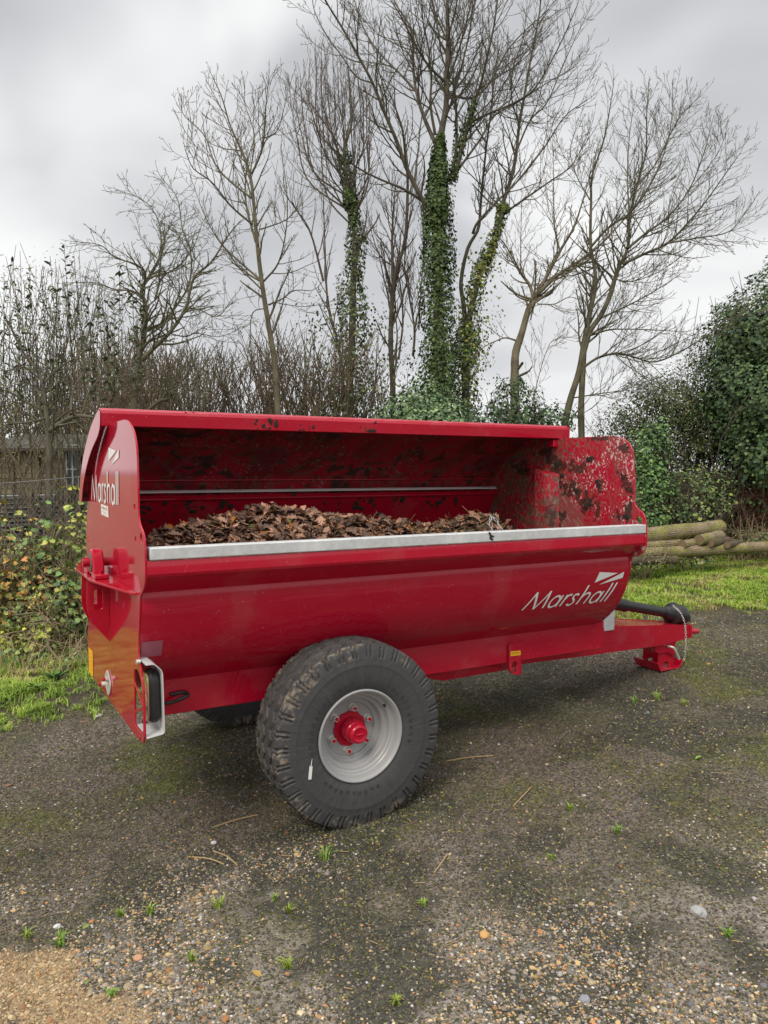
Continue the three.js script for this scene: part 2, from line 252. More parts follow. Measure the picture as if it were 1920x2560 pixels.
const frontDirt = texture(1024, 1024, (u, v) => {           // covers z -0.55..1.05, y 0.6..1.9
  const z = -0.55 + u * 1.6, y = 0.6 + v * 1.3; let c = [...RED];
  const mix = (d, k) => { k = clamp(k); for (let i = 0; i < 3; i++) c[i] = lerp(c[i], d[i], k); };
  const n1 = fbm(z * 9 + 3, y * 9, 5), n2 = fbm(z * 36, y * 36 + 8, 5), n3 = fbm(z * 85, y * 60, 4), n4 = fbm(z * 150 + 5, y * 120, 2), n5 = fbm(z * 60 + 40, y * 60, 5);
  mix([0.36, 0.05, 0.06], sstep(0.45, 0.7, n1) * 0.45); mix([0.38, 0.13, 0.12], sstep(0.5, 0.62, n5) * 0.2);
  const back = sstep(0.5, 0.15, z + (n1 - 0.5) * 0.7);
  mix([0.12, 0.09, 0.06], sstep(0.42, 0.56, n5 * 0.6 + n1 * 0.4) * lerp(0.32, 0.9, back)); mix([0.26, 0.22, 0.17], sstep(0.58, 0.66, n3) * back * 0.5);
  const worn = sstep(0.02, -0.02, Math.hypot(z - 0.13, y - 1.14) - 0.42 + (n1 - 0.5) * 0.08) * sstep(0.2, 0.23, z);
  mix([0.3, 0.075, 0.072], worn * 0.85); mix([0.42, 0.24, 0.2], worn * sstep(0.58, 0.66, fbm((z + y) * 70, (z - y) * 8, 3)) * 0.5);
  const flecks = sstep(0.38, 0.56, fbm(z * 8 + 1, y * 6 + 3, 4)) * sstep(0.26, 0.36, z) * (1 - worn) + 0.12;
  mix([0.66, 0.5, 0.48], sstep(0.66 - 0.08 * flecks, 0.69 - 0.08 * flecks, n3 * 0.5 + n4 * 0.5) * clamp(flecks * 1.3) * 0.9);
  const blob = (bz, by, rz, ry) => sstep(0.1, -0.05, Math.hypot((z - bz) / rz, (y - by) / ry) - 0.75 + (n2 - 0.5) * 2.4 + (n5 - 0.5) * 2.2);
  let m = 0; for (const [a, b, p, q] of [[0.12, 1.79, 0.1, 0.04], [0.2, 1.75, 0.09, 0.045], [0.27, 1.70, 0.12, 0.05], [0.42, 1.67, 0.09, 0.025], [0.55, 1.735, 0.045, 0.022], [0.5, 1.7, 0.028, 0.035], [0.27, 1.6, 0.05, 0.05], [0.36, 1.56, 0.08, 0.04], [0.42, 1.52, 0.14, 0.03], [0.56, 1.47, 0.1, 0.035], [0.52, 1.42, 0.035, 0.055], [0.62, 1.42, 0.03, 0.05], [0.83, 1.63, 0.04, 0.04], [0.85, 1.58, 0.05, 0.035], [0.88, 1.55, 0.05, 0.02], [0.64, 1.57, 0.025, 0.045], [0.87, 1.41, 0.03, 0.05], [0.79, 1.39, 0.03, 0.03], [0.8, 1.3, 0.045, 0.025], [0.31, 1.37, 0.035, 0.03], [0.62, 1.855, 0.1, 0.016], [0.14, 1.36, 0.03, 0.1], [0.84, 1.79, 0.05, 0.025], [0.28, 1.28, 0.02, 0.03], [-0.1, 1.68, 0.08, 0.06]]) m = Math.max(m, blob(a, b, p, q));
  mix([0.035, 0.028, 0.02], m * (0.75 + 0.5 * (n3 - 0.3))); return c;
}, true);
const frontFace = (() => { const g = plateX(frontPts, XF - 0.004, 0.003, frontHoles, 0), p = g.attributes.position, uv = new Float32Array(p.count * 2); for (let i = 0; i < p.count; i++) { uv[i * 2] = (p.getZ(i) + 0.55) / 1.6; uv[i * 2 + 1] = (p.getY(i) - 0.6) / 1.3; } g.setAttribute('uv', new THREE.BufferAttribute(uv, 2)); return g; })();
put('front_plate_lining', frontFace, new THREE.MeshStandardMaterial({ map: frontDirt, roughness: 0.5 }), spreader, 'muck splashed red inner face of the front plate');
{ // folded upright guard on the inner face
  const pr = outline([[1.835, 0.075], [1.775, 0.095, 0.02], [1.775, 0.215, 0.02], [1.835, 0.28]]);
  const g = plateY(pr, 1.12, 0.53, [], 0.002); const p = g.attributes.position; for (let i = 0; i < p.count; i++) if (p.getY(i) > 1.6) p.setY(i, p.getY(i) + (p.getZ(i) < 0.13 ? 0.03 : -0.012)); g.computeVertexNormals();
  const uv = new Float32Array(p.count * 2); for (let i = 0; i < p.count; i++) { const x = p.getX(i), z = p.getZ(i), arc = x > 1.776 ? (z < 0.15 ? (1.835 - x) * 1.05 : 0.183 + (x - 1.775) * 1.46) : 0.063 + (z - 0.095); uv[i * 2] = (arc + 0.47) / 1.6; uv[i * 2 + 1] = (p.getY(i) - 0.6) / 1.3; } g.setAttribute('uv', new THREE.BufferAttribute(uv, 2));
  put('upright_guard', g, new THREE.MeshStandardMaterial({ map: frontDirt, roughness: 0.5 }), spreader);
}
// hood: rolled sheet with a folded lip, cheeks at both ends
const hoodArc = curve2([[0.255, 1.948], [0.20, 1.951], [-0.07, 1.868], [-0.337, 1.709], [-0.45, 1.545], [-0.468, 1.49]], 40);
const hoodProf = [[0.262, 1.868], [0.272, 1.872], [0.276, 1.93], [0.270, 1.944], ...hoodArc];
const HX0 = -1.006, HX1 = 1.925;
rp('hood', sheetX(hoodProf, HX0, HX1, 0.005));
const dirtShadeTex = texture(2048, 512, (u, v) => {              // inside of the hood: x along u (2.93 m), round the curve along v (0.95 m)
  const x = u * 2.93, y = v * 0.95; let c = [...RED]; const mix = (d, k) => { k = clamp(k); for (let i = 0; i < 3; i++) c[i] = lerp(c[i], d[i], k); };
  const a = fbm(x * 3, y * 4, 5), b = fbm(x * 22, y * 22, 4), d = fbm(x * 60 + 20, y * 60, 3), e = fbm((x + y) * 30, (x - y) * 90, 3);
  mix([0.13, 0.012, 0.016], 0.35 + 0.5 * sstep(0.35, 0.65, fbm(x * 9 + 4, y * 9, 5))); mix([0.1, 0.07, 0.05], sstep(0.52, 0.62, fbm(x * 34 + 2, y * 30, 5)) * 0.55);  // maroon grime film, deepened to paint in the shade under the hood
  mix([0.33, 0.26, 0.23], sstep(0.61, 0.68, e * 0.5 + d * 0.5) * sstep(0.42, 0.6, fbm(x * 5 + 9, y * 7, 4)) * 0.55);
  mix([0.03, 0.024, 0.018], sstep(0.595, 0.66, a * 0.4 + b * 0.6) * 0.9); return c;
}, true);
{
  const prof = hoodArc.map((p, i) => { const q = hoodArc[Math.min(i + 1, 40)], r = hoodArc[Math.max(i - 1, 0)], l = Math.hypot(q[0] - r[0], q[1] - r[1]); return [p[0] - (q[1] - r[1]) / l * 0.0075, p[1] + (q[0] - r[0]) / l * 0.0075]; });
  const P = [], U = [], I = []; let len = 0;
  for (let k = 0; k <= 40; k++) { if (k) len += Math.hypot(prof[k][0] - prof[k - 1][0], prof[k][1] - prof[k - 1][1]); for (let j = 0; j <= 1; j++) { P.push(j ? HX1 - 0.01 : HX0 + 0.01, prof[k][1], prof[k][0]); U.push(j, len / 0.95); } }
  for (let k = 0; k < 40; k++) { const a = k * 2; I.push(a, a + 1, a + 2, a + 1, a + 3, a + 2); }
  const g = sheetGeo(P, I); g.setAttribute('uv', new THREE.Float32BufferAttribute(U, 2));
  put('hood_lining', g, new THREE.MeshStandardMaterial({ map: dirtShadeTex, roughness: 0.55, side: THREE.DoubleSide }), spreader, 'muddy red inside face of the hood, darkened with painted shade');
}
{ // cheeks
  const cheek = outline([[0.272, 1.944, 0.03], [0.20, 1.946, 0.05], [-0.07, 1.862, 0.2], [-0.332, 1.705, 0.2], [-0.452, 1.534, 0.1], [-0.468, 1.485, 0.02], [-0.372, 1.488, 0.02], [-0.33, 1.56, 0.05], [-0.22, 1.655, 0.15], [-0.038, 1.752, 0.2], [0.20, 1.826, 0.06], [0.262, 1.866, 0.03]]);
  rp('hood_cheek', plateX(cheek, HX0 - 0.005, 0.0048)); rp('hood_cheek', plateX(cheek, HX1 + 0.0002, 0.005));
  rp('hood_stop', [box(1.80, 1.9, 1.815, 1.862, 0.2, 0.262, 0.005)]);
}
rp('hood_seam', [box(HX0 + 0.02, XF - 0.006, 1.600, 1.607, -0.402, -0.386, 0.002)]);
// rear bearing shelf with gussets and pillow block
{
  const shelf = outline([[XR - 0.001, -0.5], [-1.0, -0.52, 0.02], [-1.078, -0.16, 0.03], [-1.08, 0.335, 0.03], [-0.99, 0.825, 0.03], [XR - 0.001, 0.84]]);
  rp('bearing_shelf', plateY(shelf, 1.142, 0.01, [circle(-1.03, -0.38, 0.008), circle(-0.985, 0.33, 0.008)]));
  const gus = outline([[XR - 0.001, 1.141], [-1.072, 1.141, 0], [-1.076, 0.985, 0.05], [-1.05, 0.918, 0.03], [XR - 0.001, 0.822]]);
  const slot = rect(-1.042, -1.002, 0.985, 1.085, 0.016);
  rp('gusset', plateZ(gus, ZC - 0.004, 0.008, [slot])); rp('gusset', plateZ(gus, 0.015, 0.008, [slot]));
  const pz = 0.185, px = -1.028, py = 1.153;
  const foot = (z) => box(px - 0.032, px + 0.032, py, py + 0.022, z - 0.05, z + 0.05, 0.005);
  const b = thing0('pillow_block'); const bell = plateX(outline([[pz - 0.085, py + 0.005], [pz + 0.085, py + 0.005], [pz + 0.075, py + 0.06, 0.03], [pz + 0.045, py + 0.128, 0.04], [pz - 0.045, py + 0.128, 0.04], [pz - 0.075, py + 0.06, 0.03]]), px - 0.026, 0.052, [], 0.006);
  rp('housing', [bell, foot(pz - 0.12), foot(pz + 0.12)], M.plain, b);
  for (const z of [pz - 0.13, pz + 0.13]) rp('bolt', cyl(V(px, py + 0.02, z), V(px, py + 0.038, z), 0.011, 0.011, 6), M.plain, b);
  rp('shaft', cyl(V(-1.09, py + 0.065, pz), V(XR, py + 0.065, pz), 0.022), M.plain, b);
  rp('bearing_face', cyl(V(px - 0.03, py + 0.065, pz), V(px - 0.025, py + 0.065, pz), 0.05), new THREE.MeshStandardMaterial({ color: C(0.16, 0.14, 0.12), roughness: 0.7 }), b);
}
function thing0(name) { const g = new THREE.Group(); g.name = name; spreader.add(g); return g; }
{ // drain cover plate with two studs, stickers
  rp('cover_plate', plateX(outline([[0.115, 0.668, 0.02], [0.155, 0.66, 0.02], [0.215, 0.62, 0.03], [0.2, 0.57, 0.05], [0.14, 0.538, 0.02], [0.1, 0.56, 0.03], [0.035, 0.585, 0.03], [0.06, 0.63, 0.03]]), XR - 0.007, 0.006), M.zinc);
  for (const [z, y] of [[0.17, 0.633], [0.05, 0.578]]) { const s = thing0('stud'); rp('nut', cyl(V(XR - 0.008, y, z), V(XR - 0.022, y, z), 0.014, 0.014, 6), M.zinc, s); rp('stud_end', cyl(V(XR - 0.022, y, z), V(XR - 0.035, y, z), 0.008), M.plain, s); }
}
const canvasTex = (w, h, draw) => { const c = document.createElement('canvas'); c.width = w; c.height = h; draw(c.getContext('2d'), w, h); const t = new THREE.CanvasTexture(c); t.colorSpace = THREE.SRGBColorSpace; t.magFilter = THREE.LinearFilter; return t; };
function decal(name, corners, mat, label) {                 // four corners: bottom left, bottom right, top right, top left
  const g = new THREE.BufferGeometry(); g.setAttribute('position', new THREE.Float32BufferAttribute(corners.flat(), 3)); g.setAttribute('uv', new THREE.Float32BufferAttribute([0, 0, 1, 0, 1, 1, 0, 1], 2)); g.setIndex([0, 1, 2, 0, 2, 3]); g.computeVertexNormals();
  return put(name, g, mat, spreader, label);
}
{
  const x = XR - 0.0018;
  decal('sticker', [[x, 1.438, 0.018], [x, 1.432, 0.222], [x, 1.486, 0.218], [x, 1.492, 0.015]], new THREE.MeshStandardMaterial({ roughness: 0.5, map: canvasTex(256, 128, (q, w, h) => { q.fillStyle = '#f0ece6'; q.fillRect(0, 0, w, h); q.fillStyle = '#8b8784'; for (const [y, a, b] of [[16, 60, 110], [56, 40, 180], [84, 30, 200], [108, 60, 190]]) q.fillRect(a, y, b - a, 5); q.fillStyle = '#3c3a3a'; q.fillRect(20, 34, 140, 12); q.fillStyle = '#c83c34'; q.fillRect(190, 18, 26, 38); }) }), 'small white printed sticker under the rear lettering');
  decal('warning_sticker', [[x, 0.515, -0.49], [x, 0.522, -0.345], [x, 0.665, -0.345], [x, 0.66, -0.49]], new THREE.MeshStandardMaterial({ roughness: 0.5, map: canvasTex(128, 128, (q, w, h) => { q.fillStyle = '#f5b70a'; q.fillRect(0, 0, w, h); q.fillStyle = '#b98207'; for (let i = 0; i < 5; i++) q.fillRect(20, 26 + i * 18, 60 + (i * 37) % 30, 4); }) }), 'yellow warning sticker on the rear plate');
}
// lettering and the split flag emblem: strokes laid on the surface given by map(u, v)
function lettering(map, name, cap, flag, slant = 0.42, hw = 0.066) {
  const P = [], I = []; let layer = 0;
  function ribbon(pts, w = hw) {
    const n = pts.length, b = P.length / 3; layer++;
    for (let i = 0; i < n; i++) { const a = pts[Math.max(i - 1, 0)], c = pts[Math.min(i + 1, n - 1)], dx = c[0] - a[0], dy = c[1] - a[1], l = Math.hypot(dx, dy); for (const s of [-1, 1]) { const x = pts[i][0] - dy / l * w * s, y = pts[i][1] + dx / l * w * s; P.push(...map((x + slant * y) * cap, y * cap, 0.0016 + layer * 0.00006)); } }
    for (let i = 0; i < n - 1; i++) { const a = b + i * 2; I.push(a, a + 1, a + 2, a + 1, a + 3, a + 2); }
  }
  const stem = (x, y0, y1, w) => ribbon(Array.from({ length: 7 }, (_, i) => [x, lerp(y0, y1, i / 6)]), w), sp = (pts, n = 18) => curve2(pts, n);
  const ln = (a, b, w) => ribbon(Array.from({ length: 7 }, (_, i) => [lerp(a[0], b[0], i / 6), lerp(a[1], b[1], i / 6)]), w);
  ln([0, 0], [0.29, 1.0], 0.058); ln([0.27, 1.0], [0.8, 0.0], 0.068); ln([0.8, 0.0], [1.27, 1.0], 0.05); ln([1.25, 1.0], [1.46, 0], 0.068);
  const A = (x) => { ribbon(sp(Array.from({ length: 13 }, (_, i) => { const t = i / 12 * 6.2832 + 0.3; return [x + 0.36 + 0.31 * Math.cos(t), 0.33 + 0.33 * Math.sin(t)]; }), 30), 0.056); stem(x + 0.71, 0, 0.68); };
  A(1.68); stem(2.72, 0, 0.68); ribbon(sp([[2.74, 0.4], [2.82, 0.58], [2.95, 0.66], [3.09, 0.64]]), 0.056);
  ribbon(sp([[3.63, 0.57], [3.5, 0.66], [3.33, 0.62], [3.28, 0.5], [3.4, 0.38], [3.54, 0.27], [3.58, 0.14], [3.46, 0.02], [3.28, 0.02], [3.18, 0.1]], 30), 0.056);
  stem(3.97, 0, 1.14); ribbon(sp([[3.99, 0.4], [4.1, 0.58], [4.3, 0.66], [4.48, 0.6], [4.54, 0.44], [4.54, 0.2], [4.54, 0.0]]), 0.058);
  A(4.8); stem(5.86, 0, 1.14); stem(6.2, 0, 1.14);
  for (const f of flag) { const b = P.length / 3, n = 6; for (let i = 0; i <= n; i++) for (let j = 0; j <= n - i; j++) { const u = i / n, w = j / n, q = f[0].map((c, k) => c * (1 - u - w) + f[1][k] * u + f[2][k] * w); P.push(...map(q[0] * cap, q[1] * cap, 0.0016)); } const id = (i, j) => { let s = b; for (let k = 0; k < i; k++) s += n - k + 1; return s + j; }; for (let i = 0; i < n; i++) for (let j = 0; j < n - i; j++) { I.push(id(i, j), id(i + 1, j), id(i, j + 1)); if (j < n - i - 1) I.push(id(i + 1, j), id(i + 1, j + 1), id(i, j + 1)); } }
  return put(name, sheetGeo(P, I), new THREE.MeshStandardMaterial({ color: C(0.85, 0.845, 0.83), roughness: 0.45, side: THREE.DoubleSide }), spreader);
}
const flagShape = [[[5.05, 1.87], [6.55, 1.72], [4.84, 1.25]], [[7.04, 1.77], [7.03, 1.40], [5.24, 1.10]]];
function onDrum(y, out) { for (let i = 0; i < drum.length - 1; i++) if (drum[i][1] >= y && drum[i + 1][1] < y) { const t = (drum[i][1] - y) / (drum[i][1] - drum[i + 1][1]), z = lerp(drum[i][0], drum[i + 1][0], t), dz = drum[i + 1][0] - drum[i][0], dy = drum[i + 1][1] - drum[i][1], l = Math.hypot(dz, dy); return [y + dz / l * out, z - dy / l * out]; } return [y, 0.89 + out]; }
lettering((u, v, o) => { const [y, z] = onDrum(0.893 + v, o + 0.001); return [1.088 + u, y, z]; }, 'side_lettering', 0.1, flagShape).userData.label = 'white company lettering and split flag emblem on the trough side';
lettering((u, v, o) => [XR - o - 0.0006, 1.503 + v * 1.1, -0.275 + u], 'rear_lettering', 0.121, [[[4.38, 2.0], [6.0, 1.85], [4.34, 1.5]], [[6.5, 1.9], [6.46, 1.6], [4.9, 1.36]]], 0.06, 0.07).userData.label = 'white company lettering and split flag emblem on the rear plate';
{ // pale reflector patch low on the side
  const P = [], I = []; for (let i = 0; i <= 4; i++) { const y = 0.945 - i * 0.0185, [yy, z] = onDrum(y, 0.0025); P.push(-0.955, yy, z, -0.868, yy, z); if (i) { const a = i * 2 - 2; I.push(a, a + 2, a + 1, a + 1, a + 2, a + 3); } }
  put('reflector_patch', sheetGeo(P, I), new THREE.MeshStandardMaterial({ color: C(0.36, 0.1, 0.14), roughness: 0.35, side: THREE.DoubleSide }), spreader, 'pale pink square reflector patch');
}
// chassis rails, cross members, drawbar
rp('chassis_rail', [box(-0.90, 1.9, 0.55, 0.728, 0.55, 0.622, 0.006)]); rp('chassis_rail', [box(-0.90, 1.9, 0.55, 0.728, -0.242, -0.17, 0.006)]);
rp('rail_seam', [box(-0.9, 1.885, 0.7285, 0.733, 0.60, 0.6235, 0.001)], new THREE.MeshStandardMaterial({ color: C(0.34, 0.2, 0.1), roughness: 0.9 }));
for (const x of [-0.7, 0.9, 1.8]) rp('cross_member', [box(x - 0.04, x + 0.04, 0.565, 0.66, -0.169, 0.549, 0.004)]);
{
  const draw = (s) => { const z = (w) => ZC + s * w, pts = [[1.25, 0.535, 0.498, 0.33], [1.9, 0.62, 0.474, 0.30], [2.12, 0.63, 0.452, 0.235], [2.6, 0.575, 0.418, 0.15], [2.76, 0.558, 0.408, 0.125], [3.16, 0.512, 0.414, 0.075]]; const P = [], I = []; for (const [x, y1, y0, w] of pts) for (const o of [0, 0.012]) P.push(x, y1, z(w - o), x, y0, z(w - o)); for (let i = 0; i < pts.length - 1; i++) { const a = i * 4, b = a + 4, q = (p, r, t, u) => s > 0 ? I.push(p, r, t, p, t, u) : I.push(p, t, r, p, u, t); q(a, a + 1, b + 1, b); q(a + 2, b + 2, b + 3, a + 3); q(a, b, b + 2, a + 2); q(a + 1, a + 3, b + 3, b + 1); } const e = (pts.length - 1) * 4, q = (p, r, t, u) => s > 0 ? I.push(p, r, t, p, t, u) : I.push(p, t, r, p, u, t); q(e, e + 1, e + 3, e + 2); q(0, 2, 3, 1); return toCreasedNormals(sheetGeo(P, I), 0.4); };
  rp('drawbar_side', draw(1)); rp('drawbar_side', draw(-1));
  const top = (y) => { const pts = [[2.0, 0.262], [2.12, 0.222], [2.6, 0.137], [2.76, 0.112], [3.155, 0.062]], ys = [0.625, 0.627, 0.572, 0.555, 0.509]; const P = [], I = []; pts.forEach(([x, w], i) => { for (const d of [0, -0.01]) P.push(x, ys[i] + d, ZC + w, x, ys[i] + d, ZC - w); }); for (let i = 0; i < 4; i++) { const a = i * 4, b = a + 4; I.push(a, b, a + 1, b, b + 1, a + 1, a + 2, a + 3, b + 2, b + 2, a + 3, b + 3); } return toCreasedNormals(sheetGeo(P, I), 0.4); };
  rp('drawbar_top', top());
  rp('hitch_eye', [box(3.145, 3.165, 0.415, 0.513, ZC - 0.085, ZC + 0.085, 0.003), cyl(V(3.16, 0.458, ZC + 0.045), V(3.27, 0.447, ZC + 0.045), 0.027, 0.02), box(3.16, 3.215, 0.425, 0.495, ZC - 0.06, ZC + 0.03, 0.008)]);
  rp('gearbox_guard', [box(2.1, 2.2, 0.6, 0.80, 0.34, 0.43, 0.004)], M.galv);
  rp('under_beam', [plateZ(outline([[0.5, 0.55], [1.14, 0.55], [1.3, 0.498], [1.2, 0.482], [0.75, 0.478, 0.02]]), 0.45, 0.09)]);
  // jacking lug with keyhole
  const key = [...Array.from({ length: 17 }, (_, i) => { const a = -Math.PI / 2 + 0.5 + i / 16 * (2 * Math.PI - 1.0); return new THREE.Vector2(1.186 + 0.019 * Math.cos(a), 0.535 + 0.022 * Math.sin(a)); }), new THREE.Vector2(1.177, 0.494), new THREE.Vector2(1.195, 0.494)];
  rp('jacking_lug', plateZ(outline([[1.143, 0.668, 0.03], [1.232, 0.662, 0.03], [1.238, 0.47, 0.008], [1.17, 0.484, 0.01], [1.146, 0.516, 0.01]]), 0.624, 0.014, [key]));
  decal('lug_sticker', [[1.154, 0.592, 0.6395], [1.228, 0.59, 0.6395], [1.228, 0.616, 0.6395], [1.154, 0.62, 0.6395]], new THREE.MeshStandardMaterial({ roughness: 0.5, map: canvasTex(128, 48, (q, w, h) => { q.fillStyle = '#f3b814'; q.fillRect(0, 0, w, h); q.fillStyle = '#7a5a10'; q.fillRect(10, 14, 106, 5); q.fillRect(10, 27, 100, 5); }) }), 'yellow sticker on the jacking lug');
  // hose loop by the lamp
  rp('rubber_hook', new Tubes().add(spline([V(-0.83, 0.612, 0.63), V(-0.79, 0.615, 0.655), V(-0.74, 0.632, 0.665), V(-0.715, 0.64, 0.655), V(-0.73, 0.648, 0.635), V(-0.79, 0.645, 0.63)], 20), 0.0085, 8).geo(), M.plastic);
}
// parking stand
{
  const s = thing0('parking_stand'), x0 = 2.80, x1 = 3.0, z1 = 0.285, z0 = 0.095, yb = 0.214;
  rp('skid', [plateZ(outline([[x0 - 0.035, yb + 0.062, 0], [x0 - 0.03, yb + 0.066], [x0 + 0.004, yb + 0.008], [x1 - 0.004, yb + 0.008], [x1 + 0.032, yb + 0.06], [x1 + 0.038, yb + 0.056], [x1, yb], [x0, yb]]), z0 - 0.02, z1 - z0 + 0.04)], M.paint, s);
  for (const z of [z1 - 0.03, z0 + 0.02]) rp('leg_plate', plateZ(outline([[x0 + 0.012, yb + 0.009], [x0 + 0.07, yb + 0.009], [x0 + 0.07, yb + 0.05], [x1 - 0.075, yb + 0.05], [x1 - 0.075, yb + 0.009], [x1 - 0.012, yb + 0.009], [x1 - 0.03, 0.42], [x0 + 0.035, 0.42]]), z, 0.009), M.paint, s);
  for (const z of [z1 - 0.018, z0 + 0.004]) rp('socket_plate', plateZ(outline([[x0 - 0.045, 0.425], [x0 - 0.03, 0.36], [x0 + 0.01, 0.338], [x0 + 0.09, 0.338], [x1 - 0.03, 0.30], [x1 - 0.02, 0.40, 0.03], [x1 + 0.03, 0.43]]), z, 0.01), M.paint, s);
  rp('locking_pin', new Tubes().add(spline([V(2.9, 0.38, z1 - 0.05), V(2.9, 0.382, z1 + 0.02), V(2.915, 0.375, z1 + 0.03), V(2.955, 0.32, z1 + 0.032), V(2.975, 0.285, z1 + 0.032)], 16), 0.009, 10, true).geo(), M.zinc, s);
}
// drive shaft with guard cones and safety chain
{
  const s = thing0('drive_shaft'), a = V(2.2, 0.772, ZC), b = V(3.10, 0.582, ZC), d = b.clone().sub(a).normalize(), q = (t) => a.clone().addScaledVector(d, t), L = a.distanceTo(b);
  rp('outer_tube', lathe([[0, 0], [0.045, 0], [0.045, 0.36], [0.043, 0.37], [0.037, 0.375], [0.036, L - 0.1], [0, L - 0.1]], d, a), M.plastic, s);
  rp('guard_cone', lathe([[0.036, 0.02], [0.05, 0.035], [0.052, 0.085], [0.082, 0.092], [0.086, 0.1], [0.086, 0.108], [0.074, 0.112], [0.078, 0.14], [0.079, 0.17], [0.074, 0.205], [0.058, 0.232], [0.05, 0.24], [0.036, 0.23]], d, q(L - 0.16)), M.plastic, s);
  rp('yoke', [cyl(q(L + 0.04), q(L + 0.09), 0.033), box(3.165, 3.21, 0.525, 0.57, ZC - 0.035, ZC + 0.035, 0.008)], M.plastic, s);
  const link = new THREE.TorusGeometry(0.0085, 0.0022, 6, 10); link.scale(0.75, 1.35, 1);
  const chain = (path, step, k) => { const c = new THREE.CatmullRomCurve3(path), n = Math.round(c.getLength() / step), l = []; for (let i = 0; i < n; i++) { const t = i / (n - 1), g = link.clone(); if (k) g.scale(k, k, k); g.applyQuaternion(new THREE.Quaternion().setFromUnitVectors(UP, c.getTangentAt(t)).multiply(new THREE.Quaternion().setFromAxisAngle(UP, i % 2 ? 1.5 : 0.1))); const p = c.getPointAt(t); l.push(g.translate(p.x, p.y, p.z)); } return l; };
  rp('safety_chain', chain([V(3.0, 0.66, ZC + 0.05), V(3.03, 0.62, ZC + 0.08), V(3.055, 0.55, ZC + 0.1), V(3.075, 0.44, ZC + 0.1), V(3.085, 0.33, ZC + 0.09), V(3.085, 0.262, ZC + 0.08), V(3.06, 0.246, ZC + 0.07), V(3.01, 0.245, ZC + 0.05)], 0.019), M.zinc, s);
  rp('safety_chain', chain([V(2.235, 0.80, ZC + 0.05), V(2.245, 0.76, ZC + 0.06), V(2.24, 0.71, ZC + 0.06)], 0.019), M.zinc, s);
  rp('flail_chain', chain([V(1.03, 1.28, 0.62), V(1.035, 1.36, 0.6), V(1.05, 1.39, 0.58), V(1.075, 1.395, 0.56), V(1.1, 1.37, 0.57), V(1.115, 1.31, 0.6)], 0.031, 1.7), new THREE.MeshStandardMaterial({ color: C(0.38, 0.38, 0.37), roughness: 0.5, metalness: 0.4 }), spreader);
}
// rear lamp in its galvanised box
{
  const l = thing0('rear_lamp');
  rp('lamp_box', [plateZ(outline([[-0.962, 0.872], [-0.93, 0.872, 0.006], [-0.894, 0.84, 0.02], [-0.889, 0.575, 0.015], [-0.962, 0.566], [-0.962, 0.570], [-0.893, 0.579, 0.012], [-0.898, 0.838, 0.018], [-0.931, 0.868, 0.004], [-0.962, 0.868]]), 0.745, 0.2, [], 0.0008)], M.galv, l);
  rp('lamp_body', [plateX(rect(0.79, 0.925, 0.612, 0.828, 0.045), -0.945, 0.045, [], 0.012)], M.plastic, l);
  rp('lamp_lens', [plateX(rect(0.796, 0.919, 0.619, 0.821, 0.042), -0.951, 0.0065, [], 0.003)], new THREE.MeshPhysicalMaterial({ color: C(0.42, 0.26, 0.17), roughness: 0.25, clearcoat: 1 }), l);
  rp('lamp_cable', new Tubes().add(spline([V(-0.93, 0.64, 0.80), V(-0.94, 0.58, 0.77), V(-0.93, 0.575, 0.765), V(-0.9, 0.62, 0.765)], 12), 0.005, 6).geo(), M.plastic, l);
  rp('lamp_bolt', cyl(V(XR + 0.005, 0.868, 0.86), V(XR - 0.012, 0.868, 0.86), 0.011, 0.011, 6), M.zinc, l);
}
